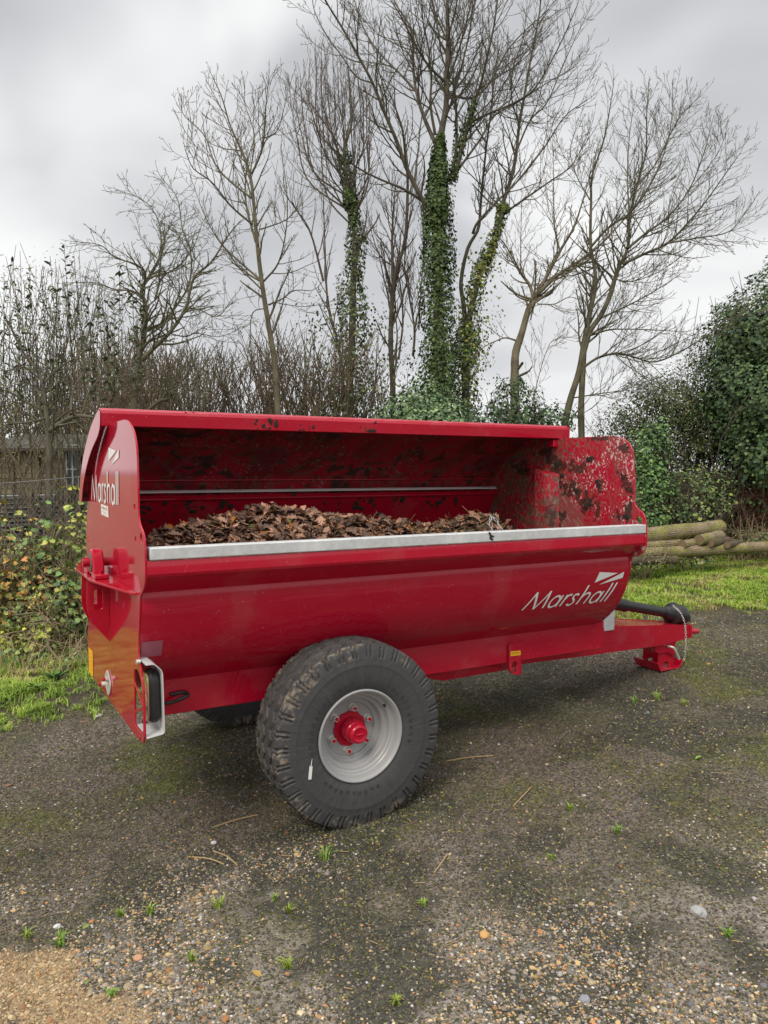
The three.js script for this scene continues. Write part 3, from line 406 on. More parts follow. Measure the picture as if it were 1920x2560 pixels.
// muck stuck to the walls as lumps
{
  const r = rngOf(31), list = [], lump = new THREE.IcosahedronGeometry(1, 3), p = lump.attributes.position; { const v = V(0, 0, 0); for (let i = 0; i < p.count; i++) { v.fromBufferAttribute(p, i); const k = 0.35 + 1.3 * fbm(v.x * 2.6 + v.z + 5, v.y * 2.6 + v.z * 1.7 + 5, 4); p.setXYZ(i, v.x * k, v.y * k, v.z * k); } lump.computeVertexNormals(); }
  const add = (x, y, z, n, sx, sy, sz) => list.push(new THREE.Matrix4().compose(V(x, y, z), new THREE.Quaternion().setFromUnitVectors(V(0, 0, 1), n).multiply(new THREE.Quaternion().setFromAxisAngle(V(0, 0, 1), r() * 6.28)), V(sx, sy, sz)));
  const cl = (cx, cy, n, s, wall) => { for (let i = 0; i < n; i++) { const x = cx + (r() - 0.5) * s * 2.4, y = cy + (r() - 0.5) * s * 1.4; const q = 0.004 + r() * r() * 0.02; add(x, y, wall(y) - 0.005, V(0, 0, 1), q * 1.6, q * 0.9, q * 0.25); } };
  const back = (y) => { for (let i = 0; i < trough.length - 1; i++) { const a = trough[i], b = trough[i + 1]; if (a[0] < 0 && a[1] <= y && b[1] >= y) return lerp(a[0], b[0], (y - a[1]) / (b[1] - a[1] || 1)) + 0.008; } for (let i = 0; i < 40; i++) { const a = hoodArc[i], b = hoodArc[i + 1]; if (a[1] >= y && b[1] <= y) return lerp(a[0], b[0], (a[1] - y) / (a[1] - b[1])) + 0.008; } return -0.38; };
  for (const [x, y, n, s] of [[-0.38, 1.53, 16, 0.06], [-0.4, 1.46, 30, 0.08], [0.28, 1.53, 8, 0.03], [0.42, 1.54, 7, 0.025], [0.05, 1.55, 6, 0.03], [-0.14, 1.6, 12, 0.07], [0.58, 1.45, 40, 0.1], [0.78, 1.46, 20, 0.06], [1.0, 1.46, 14, 0.05], [1.28, 1.45, 30, 0.08], [1.42, 1.46, 30, 0.09], [1.55, 1.5, 12, 0.05], [0.9, 1.7, 6, 0.06], [0.4, 1.72, 5, 0.08], [-0.62, 1.46, 16, 0.06], [-0.65, 1.40, 12, 0.05], [1.2, 1.56, 6, 0.05], [-0.2, 1.47, 14, 0.06]]) cl(x, y, n, s, back);
  for (let i = 0; i < 70; i++) { const [z, y, s] = [[0.2, 1.72, 0.05], [0.28, 1.69, 0.05], [0.35, 1.66, 0.05], [0.32, 1.56, 0.05], [0.42, 1.52, 0.05], [0.53, 1.47, 0.05], [0.51, 1.42, 0.03], [0.83, 1.62, 0.035], [0.87, 1.55, 0.03], [0.55, 1.73, 0.02], [0.86, 1.39, 0.025], [0.62, 1.58, 0.02]][i % 12], q = 0.003 + r() * r() * 0.014; add(XF - 0.005, y + (r() - 0.5) * s * 1.3, z + (r() - 0.5) * s * 2, V(-1, 0, 0), q * 1.5, q, q * 0.25); }
  for (let i = 0; i < 60; i++) { const x = [-0.56, -0.2, -0.14, -0.02, 0.42, 0.05][i % 6] + (r() - 0.5) * 0.1, q = 0.002 + r() * r() * 0.012; i % 3 ? add(x, 1.875 + r() * 0.06, 0.2755, V(0, 0, 1), q * 1.4, q * 0.8, q * 0.25) : add(x, 1.9495, 0.2 + r() * 0.06, V(0, 1, 0), q, q, q * 0.3); }
  for (let i = 0; i < 3; i++) add(0.72 + r() * 0.02, 1.34 - i * 0.012, 1.007, V(0, 0, 1), 0.007, 0.012, 0.004);
  inst('stuck_muck', lump, M.muck, list, spreader);
}
// wheels
function tyreGeo() {
  const NT = 768, prof = [], R = 0.436, half = 0.158, rim = 0.213;
  // section from the outer bead over the tread to the inner bead: [radius, z, tread parameter]
  const bead = [[rim, 0.128], [rim + 0.012, 0.143], [rim + 0.03, 0.152], [rim + 0.058, 0.160], [rim + 0.09, 0.163], [rim + 0.118, 0.163], [rim + 0.121, 0.166], [rim + 0.125, 0.163], [rim + 0.15, 0.161]];
  const tread = []; for (let i = 0; i <= 92; i++) { const s = -1 + i / 46, a = Math.abs(s); tread.push([a > 0.8 ? R - 0.008 - Math.pow((a - 0.8) / 0.2, 1.7) * 0.058 : R - 0.008 * (a / 0.8) ** 2, -s * (a > 0.8 ? lerp(0.142, 0.1605, ((a - 0.8) / 0.2)) / a : 0.1775), s]); }
  for (const b of bead) prof.push([b[0], b[1], -2]); for (const t of tread) prof.push(t); for (const b of bead.slice().reverse()) prof.push([b[0], -b[1], 2]);
  const P = [], I = [], U = [], K = [], n = prof.length, pitch = 34;
  for (let k = 0; k <= NT; k++) {
    const th = k / NT * 6.28318, ph = k / NT * pitch;
    for (let j = 0; j < n; j++) {
      let [r, z, s] = prof[j], cut = 0;
      if (Math.abs(s) <= 1) {
        const tri = Math.abs(((ph % 1) + 1) % 1 - 0.5) * 2 - 0.5;
        for (const g of [-0.48, 0, 0.48]) { const d = Math.abs(s - g - tri * 0.16); cut = Math.max(cut, sstep(0.085, 0.055, d)); }
        const sd = s > 0 ? 1 : -1, f = (((ph + (sd > 0 ? 0 : 0.5)) * 1) % 1), a = Math.abs(s);
        if (a > 0.66) { const d = Math.min(Math.abs(f - 0.38), Math.abs(f - 0.66)); cut = Math.max(cut, sstep(0.085, 0.05, d) * sstep(0.64, 0.72, a) * sstep(1.0, 0.97, a)); }
        else { const d = Math.abs(((ph * 2 + a * 3) % 1) - 0.5); cut = Math.max(cut, sstep(0.09, 0.04, d) * 0.25); }
      }
      z = 0.163 - (0.163 - z) * 0.85; r -= cut * 0.014; if (cut && Math.abs(s) > 0.8) z -= Math.sign(z) * cut * 0.008 * sstep(0.8, 1, Math.abs(s));
      P.push(r * Math.cos(th), r * Math.sin(th), z); U.push(th * 0.43, j * 0.012);
      const a1 = fbm(th * 5 + 3, j * 0.16, 4), a2 = fbm(th * 24, j * 0.7, 3); let m = sstep(0.5, 0.68, a1 * 0.55 + a2 * 0.45) * (Math.abs(s) <= 1 ? 1 : 0.22);
      const side = Math.abs(s) <= 1 && Math.abs(s) > 0.62 ? 1 : 0.22; m *= side * sstep(-0.2, 0.5, -Math.cos(th) + 0.3 + (a1 - 0.5) * 1.6);
      const base = 0.052 + 0.022 * (a2 - 0.5) + (Math.abs(s) > 1 ? 0.004 : 0.006); K.push(lerp(base, 0.26, m * 0.9), lerp(base, 0.215, m * 0.9), lerp(base * 1.02, 0.165, m * 0.9));
    }
  }
  for (let k = 0; k < NT; k++) for (let j = 0; j < n - 1; j++) { const a = k * n + j, b = a + n; I.push(a, b, a + 1, b, b + 1, a + 1); }
  const g = sheetGeo(P, I); g.setAttribute('uv', new THREE.Float32BufferAttribute(U, 2)); g.setAttribute('color', new THREE.Float32BufferAttribute(K, 3)); return g;
}
{
  const zf = new THREE.Vector3(0, 0, 1), tg = tyreGeo(), rubber = new THREE.MeshStandardMaterial({ vertexColors: true, roughness: 0.7, bumpMap: texture(256, 256, (x, y) => fbm(x * 24, y * 24, 3, 24), false, 6, 6), bumpScale: 0.0012 });
  // profile of the disc and barrel seen from outside: [radius, z]
  const dish = [[0.0, 0.018], [0.122, 0.018], [0.128, 0.02], [0.133, 0.03], [0.138, 0.033], [0.148, 0.033], [0.152, 0.036], [0.155, 0.062], [0.159, 0.068], [0.170, 0.071], [0.174, 0.076], [0.178, 0.098], [0.183, 0.103], [0.192, 0.105], [0.196, 0.110], [0.2, 0.136], [0.204, 0.145], [0.209, 0.152], [0.214, 0.1535], [0.2185, 0.150], [0.219, 0.143], [0.214, 0.138]];
  for (const side of [1, -1]) {
    const w = thing0('wheel'); w.position.set(0, 0.428, side > 0 ? 0.842 : -0.76); if (side < 0) w.rotation.y = Math.PI;
    put('tyre', tg, rubber, w);
    put('rim', toCreasedNormals(lathe(dish, zf, V(0, 0, 0), 72), 0.45), new THREE.MeshPhysicalMaterial({ color: C(0.34, 0.345, 0.345), roughness: 0.42, clearcoat: 0.35, clearcoatRoughness: 0.25, side: THREE.DoubleSide }), w);
    for (let k = 0; k < 3; k++) { const t = []; for (let i = 0; i <= 10; i++) { const a = k * 2.094 + 0.2 - i / 10 * 0.95; t.push(V(0.158 * Math.cos(a), 0.158 * Math.sin(a), 0.052)); } put('weld_strip', new Tubes().add(t, 0.0055, 6, true).geo(), M.rim, w); }
    const scal = outline(Array.from({ length: 24 }, (_, i) => { const r = i % 2 ? 0.081 : 0.086, a = i / 24 * 6.2832; return [r * Math.cos(a), r * Math.sin(a), 0.004]; }));
    put('hub', [plate(scal, 0.014, [], 0.003).translate(0, 0, 0.019), lathe([[0.062, 0.03], [0.056, 0.036], [0.054, 0.082], [0.05, 0.094], [0.053, 0.096], [0.053, 0.104], [0.046, 0.108], [0.046, 0.112], [0, 0.112]], zf, V(0, 0, 0)), cyl(V(0, 0, 0.11), V(0, 0, 0.14), 0.047, 0.047, 8), lathe([[0.046, 0.14], [0.041, 0.151], [0.034, 0.156], [0.03, 0.152], [0.024, 0.15], [0, 0.15]], zf, V(0, 0, 0)), box(-0.018, 0.018, -0.004, 0.004, 0.149, 0.1555, 0.002)].map((g) => g.scale(1, 1, 0.86)), M.plain, w);
    for (let k = 0; k < 6; k++) { const a = k / 6 * 6.2832 + 1.42, x = 0.1025 * Math.cos(a), y = 0.1025 * Math.sin(a); put('wheel_nut', [cyl(V(x, y, 0.018), V(x, y, 0.024), 0.0185, 0.0175, 20), cyl(V(x, y, 0.024), V(x, y, 0.05), 0.0155, 0.0145, 6)], M.zinc, w); put('stud_end', [cyl(V(x, y, 0.0495), V(x, y, 0.056), 0.009, 0.0085, 14)], M.plain, w); }
    put('valve', [cyl(V(0.15, 0.115, 0.086), V(0.143, 0.11, 0.112), 0.008, 0.006, 10)], M.plastic, w);
    if (side > 0) { const g = plateZ(outline([[-0.277, -0.145], [-0.262, -0.147], [-0.256, -0.088], [-0.271, -0.086]]), 0.163, 0.0015, [], 0); put('tyre_tag', g, M.white, w, 'small white paper tag on the tyre sidewall'); put('tag_tie', [cyl(V(-0.264, -0.087, 0.165), V(-0.258, -0.055, 0.164), 0.002, 0.001, 6)], M.white, w); }
    // faint raised sidewall characters
    if (side > 0) { const r = rngOf(9), l = []; for (let i = 0; i < 34; i++) { const a = 0.2 + i * 0.125 + (i > 12 ? 0.5 : 0) + (i > 22 ? 0.9 : 0), R0 = 0.263 + r() * 0.003, hgt = 0.021; for (let k = 0; k < 2 + (r() * 2 | 0); k++) { const g = new THREE.BoxGeometry(k % 2 ? 0.012 : 0.0028, k % 2 ? 0.0028 : hgt, 0.002); g.translate(k % 2 ? 0 : (k - 1) * 0.005, k % 2 ? (r() - 0.5) * hgt : 0, 0); g.translate(0, R0, 0.1605); g.rotateZ(a); l.push(g); } } put('sidewall_marking', l, new THREE.MeshStandardMaterial({ color: C(0.05, 0.05, 0.051), roughness: 0.7 }), w); }
  }
  rp('axle', [box(-0.045, 0.045, 0.385, 0.475, -0.74, 0.82, 0.006), box(-0.09, 0.09, 0.47, 0.552, 0.56, 0.61, 0.004), box(-0.09, 0.09, 0.47, 0.552, -0.23, -0.18, 0.004)], M.plain);
}
// ---------- load of leaves in the trough ----------
const foliage = (o = {}) => new THREE.MeshPhysicalMaterial({ color: 0xffffff, roughness: 0.6, specularIntensity: 0.5, side: THREE.DoubleSide, ...o });
const leafMat = (o = {}) => new THREE.MeshPhysicalMaterial({ color: 0xffffff, roughness: 0.55, transmission: 0.0, side: THREE.DoubleSide, ...o });
function fan(pts, bend = 0.1) {                             // flat leaf outline (x across, z along) as a folded fan round the midrib
  const P = [], I = [], n = pts.length; P.push(0, 0.0, 0.5); const h = (x, z) => Math.abs(x) * bend * 1.6 - bend * (z - 0.4) ** 2;
  P[1] = h(0, 0.5); for (const [x, z] of pts) P.push(x, h(x, z), z); for (let i = 0; i < n; i++) I.push(0, 1 + i, 1 + (i + 1) % n);
  return sheetGeo(P, I);
}
const mirror = (half) => [...half, ...half.slice().reverse().filter((p) => Math.abs(p[0]) > 1e-6).map(([x, z]) => [-x, z])];
const oakLeaf = [0.25, -0.2, 0.5].map((b) => fan(mirror([[0, 0], [0.04, 0.12], [0.13, 0.2], [0.09, 0.3], [0.23, 0.38], [0.14, 0.48], [0.29, 0.6], [0.18, 0.68], [0.24, 0.84], [0.12, 0.88], [0, 1]]), b));
const ivyLeaf = fan(mirror([[0, 0.05], [0.3, 0], [0.5, 0.3], [0.3, 0.45], [0.38, 0.7], [0.14, 0.68], [0, 1]]), 0.18);
const plainLeaf = fan(mirror([[0, 0], [0.2, 0.25], [0.26, 0.5], [0.16, 0.8], [0, 1]]), 0.3);
const lobedLeaf = fan(mirror([[0, 0], [0.22, 0.06], [0.48, 0.2], [0.36, 0.36], [0.46, 0.62], [0.24, 0.62], [0, 1]]), 0.22);
const pile = (x, z) => {
  const px = [[-0.97, 1.23], [-0.84, 1.28], [-0.68, 1.36], [-0.42, 1.415], [-0.25, 1.435], [0.1, 1.405], [0.36, 1.385], [0.62, 1.36], [0.76, 1.31], [0.9, 1.335], [1.12, 1.375], [1.3, 1.33], [1.5, 1.22], [1.84, 1.12]];
  let h = 1.1; for (let i = 0; i < px.length - 1; i++) if (x >= px[i][0] && x <= px[i + 1][0]) h = lerp(px[i][1], px[i + 1][1], sm((x - px[i][0]) / (px[i + 1][0] - px[i][0])));
  const ridge = x > 0.8 ? 0.35 : 0.42; h -= (z > ridge ? (z - ridge) * lerp(0.28, 0.5, sstep(0.7, 1, x)) : (ridge - z) * 0.2);
  return Math.max(h, 1.0) + (fbm(x * 5 + 2, z * 5, 4) - 0.5) * 0.09;
};
{
  const load = thing('leaf_litter_load', 'heap of damp brown fallen oak leaves piled in the open spreader trough', 'leaf litter'); load.userData.kind = 'stuff';
  const P = [], I = [], K = [], nx = 130, nz = 64; for (let j = 0; j <= nz; j++) for (let i = 0; i <= nx; i++) { const x = lerp(-0.955, 1.83, i / nx), z = lerp(-0.42, 0.845, j / nz); P.push(x, Math.min(pile(x, z), 1.52) - 0.012 + (fbm(x * 30, z * 30, 2) - 0.5) * 0.03, z); const k = 0.6 + 0.8 * fbm(x * 14, z * 14, 3), s = sstep(0.3, 0.8, x); K.push(lerp(0.055, 0.06, s) * k, lerp(0.036, 0.046, s) * k, lerp(0.025, 0.028, s) * k); }
  for (let j = 0; j < nz; j++) for (let i = 0; i < nx; i++) { const a = j * (nx + 1) + i; I.push(a, a + nx + 1, a + 1, a + 1, a + nx + 1, a + nx + 2); }
  const g = sheetGeo(P, I); g.setAttribute('color', new THREE.Float32BufferAttribute(K, 3)); put('mulch', g, new THREE.MeshStandardMaterial({ vertexColors: true, roughness: 0.9 }), load).userData.kind = 'stuff';
  const r = rngOf(3), L = [[], [], []], Q = [[], [], []];
  for (let i = 0; i < 13000; i++) {
    let x = lerp(-0.93, 1.45, Math.pow(r(), 1.35)), z = lerp(-0.38, 0.9, r()); if (x > 0.65 && r() < 0.55) continue;
    if (x < -0.87 || (pile(x, z) < 1.25 && z > 0.74) || (z > 0.86 && pile(x, z) < 1.3)) continue; const k = r() * 3 | 0, s = 0.034 + r() * 0.046, nrm = V((r() - 0.5) * 1.2, 1, (r() - 0.5) * 1.2 + 0.25).normalize();
    L[k].push(mat4(V(x, pile(x, z) - 0.008 + r() * 0.028, z), dirQuat(nrm, r() * 6.28), V(s * (0.75 + r() * 0.45), s * (0.3 + r() * 1.5), s)));
    const t = r(), pale = Math.pow(r(), 1.75); Q[k].push(t < 0.03 ? C(0.32, 0.12, 0.02) : t < 0.035 ? C(0.12, 0.16, 0.03) : C(lerp(0.05, 0.44, pale), lerp(0.026, 0.245, pale), lerp(0.017, 0.16, pale)));
  }
  for (let k = 0; k < 3; k++) inst('oak_leaves', oakLeaf[k], foliage({ roughness: 0.5 }), L[k], load, Q[k]);
  const st = [], sc = []; for (let i = 0; i < 420; i++) { const x = i < 250 ? lerp(0.45, 1.3, r()) : lerp(-0.8, 1.2, r()), z = lerp(-0.2, 0.72, r()); st.push(mat4(V(x, pile(x, z) + 0.008 + r() * 0.02, z), dirQuat(V(r() - 0.5, 0.25 * (r() - 0.3), r() - 0.5).normalize(), 0), V(1, 0.05 + r() * 0.13, 1))); const k = 0.5 + r(); sc.push(C(0.3 * k, 0.22 * k, 0.11 * k)); }
  inst('straw', new THREE.CylinderGeometry(0.0012, 0.0016, 1, 4), foliage({ roughness: 0.8 }), st, load, sc);
}
// ---------- loose stones, crumbs, straw and leaves on the yard ----------
{
  const r = rngOf(21);
  const stone = (seed, sq) => { const g = new THREE.IcosahedronGeometry(1, 1), p = g.attributes.position, v = V(0, 0, 0); for (let i = 0; i < p.count; i++) { v.fromBufferAttribute(p, i); const k = 0.7 + 0.6 * vnoise(v.x * 1.7 + seed, v.y * 1.7 + v.z * 1.3 + seed); p.setXYZ(i, v.x * k, v.y * k * sq, v.z * k); } g.computeVertexNormals(); return g; };
  const kinds = [stone(1, 0.6), stone(5, 0.7), stone(9, 0.5)], ang = new THREE.OctahedronGeometry(1, 0); ang.scale(1, 0.55, 0.8);
  const depth = (x, z) => (x - eye.x) * fwd.x + (z - eye.z) * fwd.z, lat = (x, z) => (x - eye.x) * right.x + (z - eye.z) * right.z;
  const scatter = (n, f) => { for (let i = 0; i < n; i++) { const d = 1.75 + 7.2 * Math.pow(r(), 1.5), w = (r() - 0.5) * (d * 1.12 + 0.5), x = eye.x + fwd.x * d + right.x * w, z = eye.z + fwd.z * d + right.z * w; f(x, z, d); } };
  const A = [[], [], []], B = [[], [], []];
  scatter(260000, (x, z, d) => {
    if (vergeAt(x, z) > 0.3) return; const g = gravelAt(x, z), t = tanAt(x, z); if (r() > 0.05 + 0.62 * g * sstep(0.38, 0.6, fbm(x * 3 + 1, z * 3, 4)) + 0.75 * t) return;
    const s = 0.0018 + 0.0036 * Math.pow(r(), 2.4) + (r() < 0.012 * g ? 0.003 + 0.005 * r() : 0) + d * 0.0003, k = r() * 3 | 0, q = r(); let c;
    const v = 0.6 + r() * 0.6; if (t > 0.4) c = q < 0.55 ? [0.4, 0.29, 0.16] : q < 0.8 ? [0.5, 0.4, 0.25] : [0.38, 0.22, 0.11]; else c = q < 0.36 ? [0.27, 0.235, 0.205] : q < 0.46 ? [0.17, 0.172, 0.175] : q < 0.7 ? [0.48, 0.34, 0.17] : q < 0.82 ? [0.56, 0.46, 0.3] : q < 0.9 ? [0.5, 0.24, 0.1] : [0.55, 0.53, 0.49];
    A[k].push(mat4(V(x, groundY(x, z) + s * 0.12, z), dirQuat(V((r() - 0.5) * 0.5, 1, (r() - 0.5) * 0.5).normalize(), r() * 6.28), V(s * (0.8 + r() * 0.7), s * (0.8 + r() * 0.4), s))); B[k].push(C(c[0] * v, c[1] * v, c[2] * v));
  });
  const pebbles = new THREE.Group(); pebbles.name = 'loose_gravel'; tag(pebbles, 'loose mixed gravel and pebbles pressed into the dark yard surface', 'gravel', null, 'stuff'); scene.add(pebbles);
  for (let k = 0; k < 3; k++) inst('pebbles', kinds[k], foliage({ roughness: 0.75, side: THREE.FrontSide }), A[k], pebbles, B[k]);
  const E = [], G = [];
  scatter(300000, (x, z, d) => {
    if (vergeAt(x, z) > 0.5) return; const g = gravelAt(x, z), t = tanAt(x, z); if (t > 0.5 || r() < 0.55 * g) return; const m = mossAt(x, z), s = 0.003 + 0.0055 * r() * r() + d * 0.0004;
    E.push(mat4(V(x, groundY(x, z) + s * 0.1, z), dirQuat(V((r() - 0.5) * 1.2, 1, (r() - 0.5) * 1.2).normalize(), r() * 6.28), V(s * (0.8 + r()), s * (0.5 + r() * 0.9), s)));
    const v = 0.45 + 1.2 * r() * r(); G.push(r() < 0.14 + m * 0.5 ? C(0.15 * v, 0.15 * v, 0.045 * v) : r() < 0.12 ? C(0.26 * v, 0.21 * v, 0.15 * v) : C(0.135 * v, 0.122 * v, 0.09 * v));
  });
  const cr = inst('crumbly_grit', ang, foliage({ roughness: 0.95, side: THREE.FrontSide }), E, scene, G); tag(cr, 'dark crumbly grit and moss lying over the yard', 'grit');
  // straw bits and leaf scraps
  const S = [], T = []; scatter(620, (x, z, d) => { if (vergeAt(x, z) > 0.2) return; const L = 0.015 + 0.05 * r() * r() + (r() < 0.05 ? 0.06 : 0); S.push(mat4(V(x, groundY(x, z) + 0.006, z), dirQuat(V(r() - 0.5, (r() - 0.5) * 0.15, r() - 0.5).normalize(), 0), V(1, L, 1))); const v = 0.4 + r() * 0.8; T.push(C(0.42 * v, 0.3 * v, 0.15 * v)); });
  const straw = inst('scattered_straw', new THREE.CylinderGeometry(0.0013, 0.0018, 1, 4), foliage({ roughness: 0.8 }), S, scene, T); tag(straw, 'short bits of pale straw scattered over the yard', 'straw');
  const LL = [], LC = []; scatter(900, (x, z, d) => { if (vergeAt(x, z) > 0.8) return; const near = sstep(0.6, 0, z - vergeLine(x)); if (r() > 0.12 + near) return; const s = 0.014 + r() * 0.028; LL.push(mat4(V(x, groundY(x, z) + 0.008, z), dirQuat(V((r() - 0.5) * 0.7, 1, (r() - 0.5) * 0.7).normalize(), r() * 6.28), V(s, s, s * 1.3))); const q = r(); LC.push(q < 0.45 ? C(0.16, 0.1, 0.07) : q < 0.7 ? C(0.4, 0.27, 0.08) : q < 0.8 ? C(0.2, 0.3, 0.05) : C(0.3, 0.14, 0.07)); });
  const ll = inst('leaf_scraps', plainLeaf, foliage(), LL, scene, LC); tag(ll, 'small fallen leaf scraps strewn over the yard', 'leaf scraps');
  // stones and sticks that stand out one by one
  const bigs = [[1010 + 735, 2283, 0.03, [0.36, 0.36, 0.36], 'pale grey angular stone, largest on the gravel at the right'], [1462, 2500, 0.017, [0.26, 0.28, 0.31], 'blue grey stone near the bottom edge right of centre'], [1620, 1783, 0.014, [0.2, 0.21, 0.22], 'dark grey round stone beside grass tufts right of the wheel'], [535, 2108, 0.013, [0.55, 0.55, 0.55], 'white pebble on the dark ground left of the wheel'], [143, 2318, 0.013, [0.6, 0.6, 0.6], 'white pebble near the grass tuft at the left edge'], [345, 2397, 0.016, [0.5, 0.28, 0.16], 'flat orange brown stone on the tan patch'], [1462 - 250, 2350 - 10, 0.02, [0.55, 0.33, 0.12], 'orange stone among the gravel at bottom centre'], [246, 1791, 0.022, [0.5, 0.48, 0.45], 'pale stone at the verge behind the spreader'], [1460, 1990, 0.011, [0.5, 0.48, 0.46], 'small pale pebble right of the wheel']];
  for (const [px, py, s, c, lab] of bigs) { const p = onGround(px, py); const m = put('stone', stone(px, 0.65), new THREE.MeshStandardMaterial({ color: C(...c), roughness: 0.8 })); m.position.set(p.x, p.y + s * 0.2, p.z); m.scale.setScalar(s); m.rotation.y = px; tag(m, lab, 'stone', 'single stones on the yard'); }
  const sticks = [[1115, 1905, 1232, 1893, 'long straw lying right of the wheel'], [1283, 2018, 1328, 1972, 'thick pale straw leaning on the grit right of the wheel'], [533, 2130, 594, 2168, 'short thick straw left of the tyre'], [535, 2070, 640, 2042, 'bent straw lying left of the tyre'], [480, 2145, 560, 2165, 'dark twig crossing bits of straw at left'], [1085, 2185, 1118, 2140, 'straw on the dark ground below the tyre']];
  for (const [a, b, c, d, lab] of sticks) { const p = onGround(a, b), q = onGround(c, d), m = p.clone().lerp(q, 0.5); m.y += 0.012; m.x += 0.008; p.y += 0.005; q.y += 0.008; tag(put('straw_stalk', new Tubes().add(spline([p, m, q], 8), 0.0032, 6, true).geo(), new THREE.MeshStandardMaterial({ color: C(0.4, 0.28, 0.14), roughness: 0.7 })), lab, 'straw', 'straw stalks on the yard'); }
}
function onGround(px, py) { const a = at(px, py, 1).sub(eye); let lo = 0.5, hi = 40; for (let i = 0; i < 60; i++) { const m = (lo + hi) / 2, p = eye.clone().addScaledVector(a, m); p.y > groundY(p.x, p.z) ? lo = m : hi = m; } return eye.clone().addScaledVector(a, lo); }
// ---------- grass ----------
function bladeClump(n, len, spread, seed, lean = 0.6) {
  const r = rngOf(seed), P = [], I = [];
  for (let i = 0; i < n; i++) { const a = r() * 6.28, d = r() * spread, x = Math.cos(a) * d, z = Math.sin(a) * d, L = len * (0.45 + r() * 0.65), w = 0.0014 + r() * 0.0018, l = lean * (0.3 + r()), b = r() * 6.28, dx = Math.cos(b), dz = Math.sin(b), o = P.length / 3, px = -dz * w, pz = dx * w;
    P.push(x - px, 0, z - pz, x + px, 0, z + pz, x - px + dx * L * l * 0.3, L * 0.6, z - pz + dz * L * l * 0.3, x + px + dx * L * l * 0.3, L * 0.6, z + pz + dz * L * l * 0.3, x + dx * L * l, L * (1 - l * 0.35), z + dz * L * l); I.push(o, o + 1, o + 2, o + 1, o + 3, o + 2, o + 2, o + 3, o + 4); }
  return sheetGeo(P, I);
}
const grassMat = foliage({ roughness: 0.55 });
{
  const r = rngOf(88), clumps = [0, 1, 2].map((k) => bladeClump(18, 0.065, 0.06, 100 + k, 1.0)), L = [[], [], []], Q = [[], [], []];
  const sow = (n, x0, x1, z0, z1) => { for (let i = 0; i < n; i++) { const x = lerp(x0, x1, r()), z = lerp(z0, z1, r()), v = vergeAt(x, z); if (r() > v * (0.18 + 0.95 * sstep(0.38, 0.52, fbm(x * 2.4, z * 2.4 + 40, 3)))) continue; const k = r() * 3 | 0, s = 0.5 + r() * 0.8; L[k].push(mat4(V(x, groundY(x, z) - 0.004, z), new THREE.Quaternion().setFromAxisAngle(UP, r() * 6.28), V(s, s * (0.6 + r() * 0.5), s))); const q = fbm(x * 1.8 + 3, z * 1.8, 3) + (r() - 0.5) * 0.5; Q[k].push(q < 0.32 ? C(0.18, 0.28, 0.04) : q < 0.6 ? C(0.3, 0.43, 0.06) : q < 0.76 ? C(0.4, 0.48, 0.09) : q < 0.86 ? C(0.44, 0.38, 0.17) : C(0.3, 0.22, 0.11)); } };
  sow(14000, -2.0, 1.2, -4.6, -1.4); sow(30000, 2.4, 11, -4.6, -0.3);
  const g = new THREE.Group(); g.name = 'verge_grass'; tag(g, 'bright green rough grass on the verge behind the spreader', 'grass', null, 'stuff'); scene.add(g);
  for (let k = 0; k < 3; k++) inst('grass_blades', clumps[k], grassMat, L[k], g, Q[k]);
  const tufts = [[815, 2150, 0.062, 'largest grass tuft, below the tyre'], [375, 2285, 0.05, 'grass tuft above the tan gravel patch'], [545, 2270, 0.045, 'grass tuft left of bottom centre'], [150, 2365, 0.055, 'spreading grass tuft at the left edge of the gravel'], [300, 2290, 0.035, 'small grass tuft on the dark moss at left'], [68, 2345, 0.04, 'thin grass tuft near the left edge'], [1588, 1758, 0.055, 'left one of three grass tufts right of the wheel'], [1645, 1750, 0.06, 'middle one of three grass tufts right of the wheel'], [1710, 1762, 0.045, 'right one of three grass tufts right of the wheel'], [1545, 2085, 0.045, 'grass tuft on the gravel at right'], [1378, 2150, 0.036, 'small grass tuft right of bottom centre'], [722, 2280, 0.034, 'thin grass tuft below the tyre, left of the largest'], [686, 2250, 0.03, 'tiny grass tuft left of the wheel track'], [480, 2400, 0.035, 'thin grass tuft at bottom left of centre'], [720, 2420, 0.04, 'wispy grass tuft at bottom centre'], [280, 2490, 0.03, 'tiny grass tuft on the tan gravel'], [1060, 2265, 0.03, 'tiny grass tuft below the right side of the tyre'], [990, 2510, 0.03, 'tiny grass tuft at the bottom edge'], [1820, 2340, 0.03, 'tiny grass tuft by the right edge'], [1425, 2025, 0.036, 'thin pale grass tuft right of the tyre']];
  tufts.forEach(([px, py, s, lab], i) => { const p = onGround(px, py), m = put('grass_tuft', bladeClump(26, s * 1.15, s * 0.32, 300 + i, 0.9), new THREE.MeshStandardMaterial({ color: C(0.2 + (i % 3) * 0.03, 0.34, 0.045), roughness: 0.55, side: THREE.DoubleSide })); m.position.set(p.x, p.y - 0.002, p.z); tag(m, lab, 'grass tuft', 'grass tufts growing in the yard'); });
}
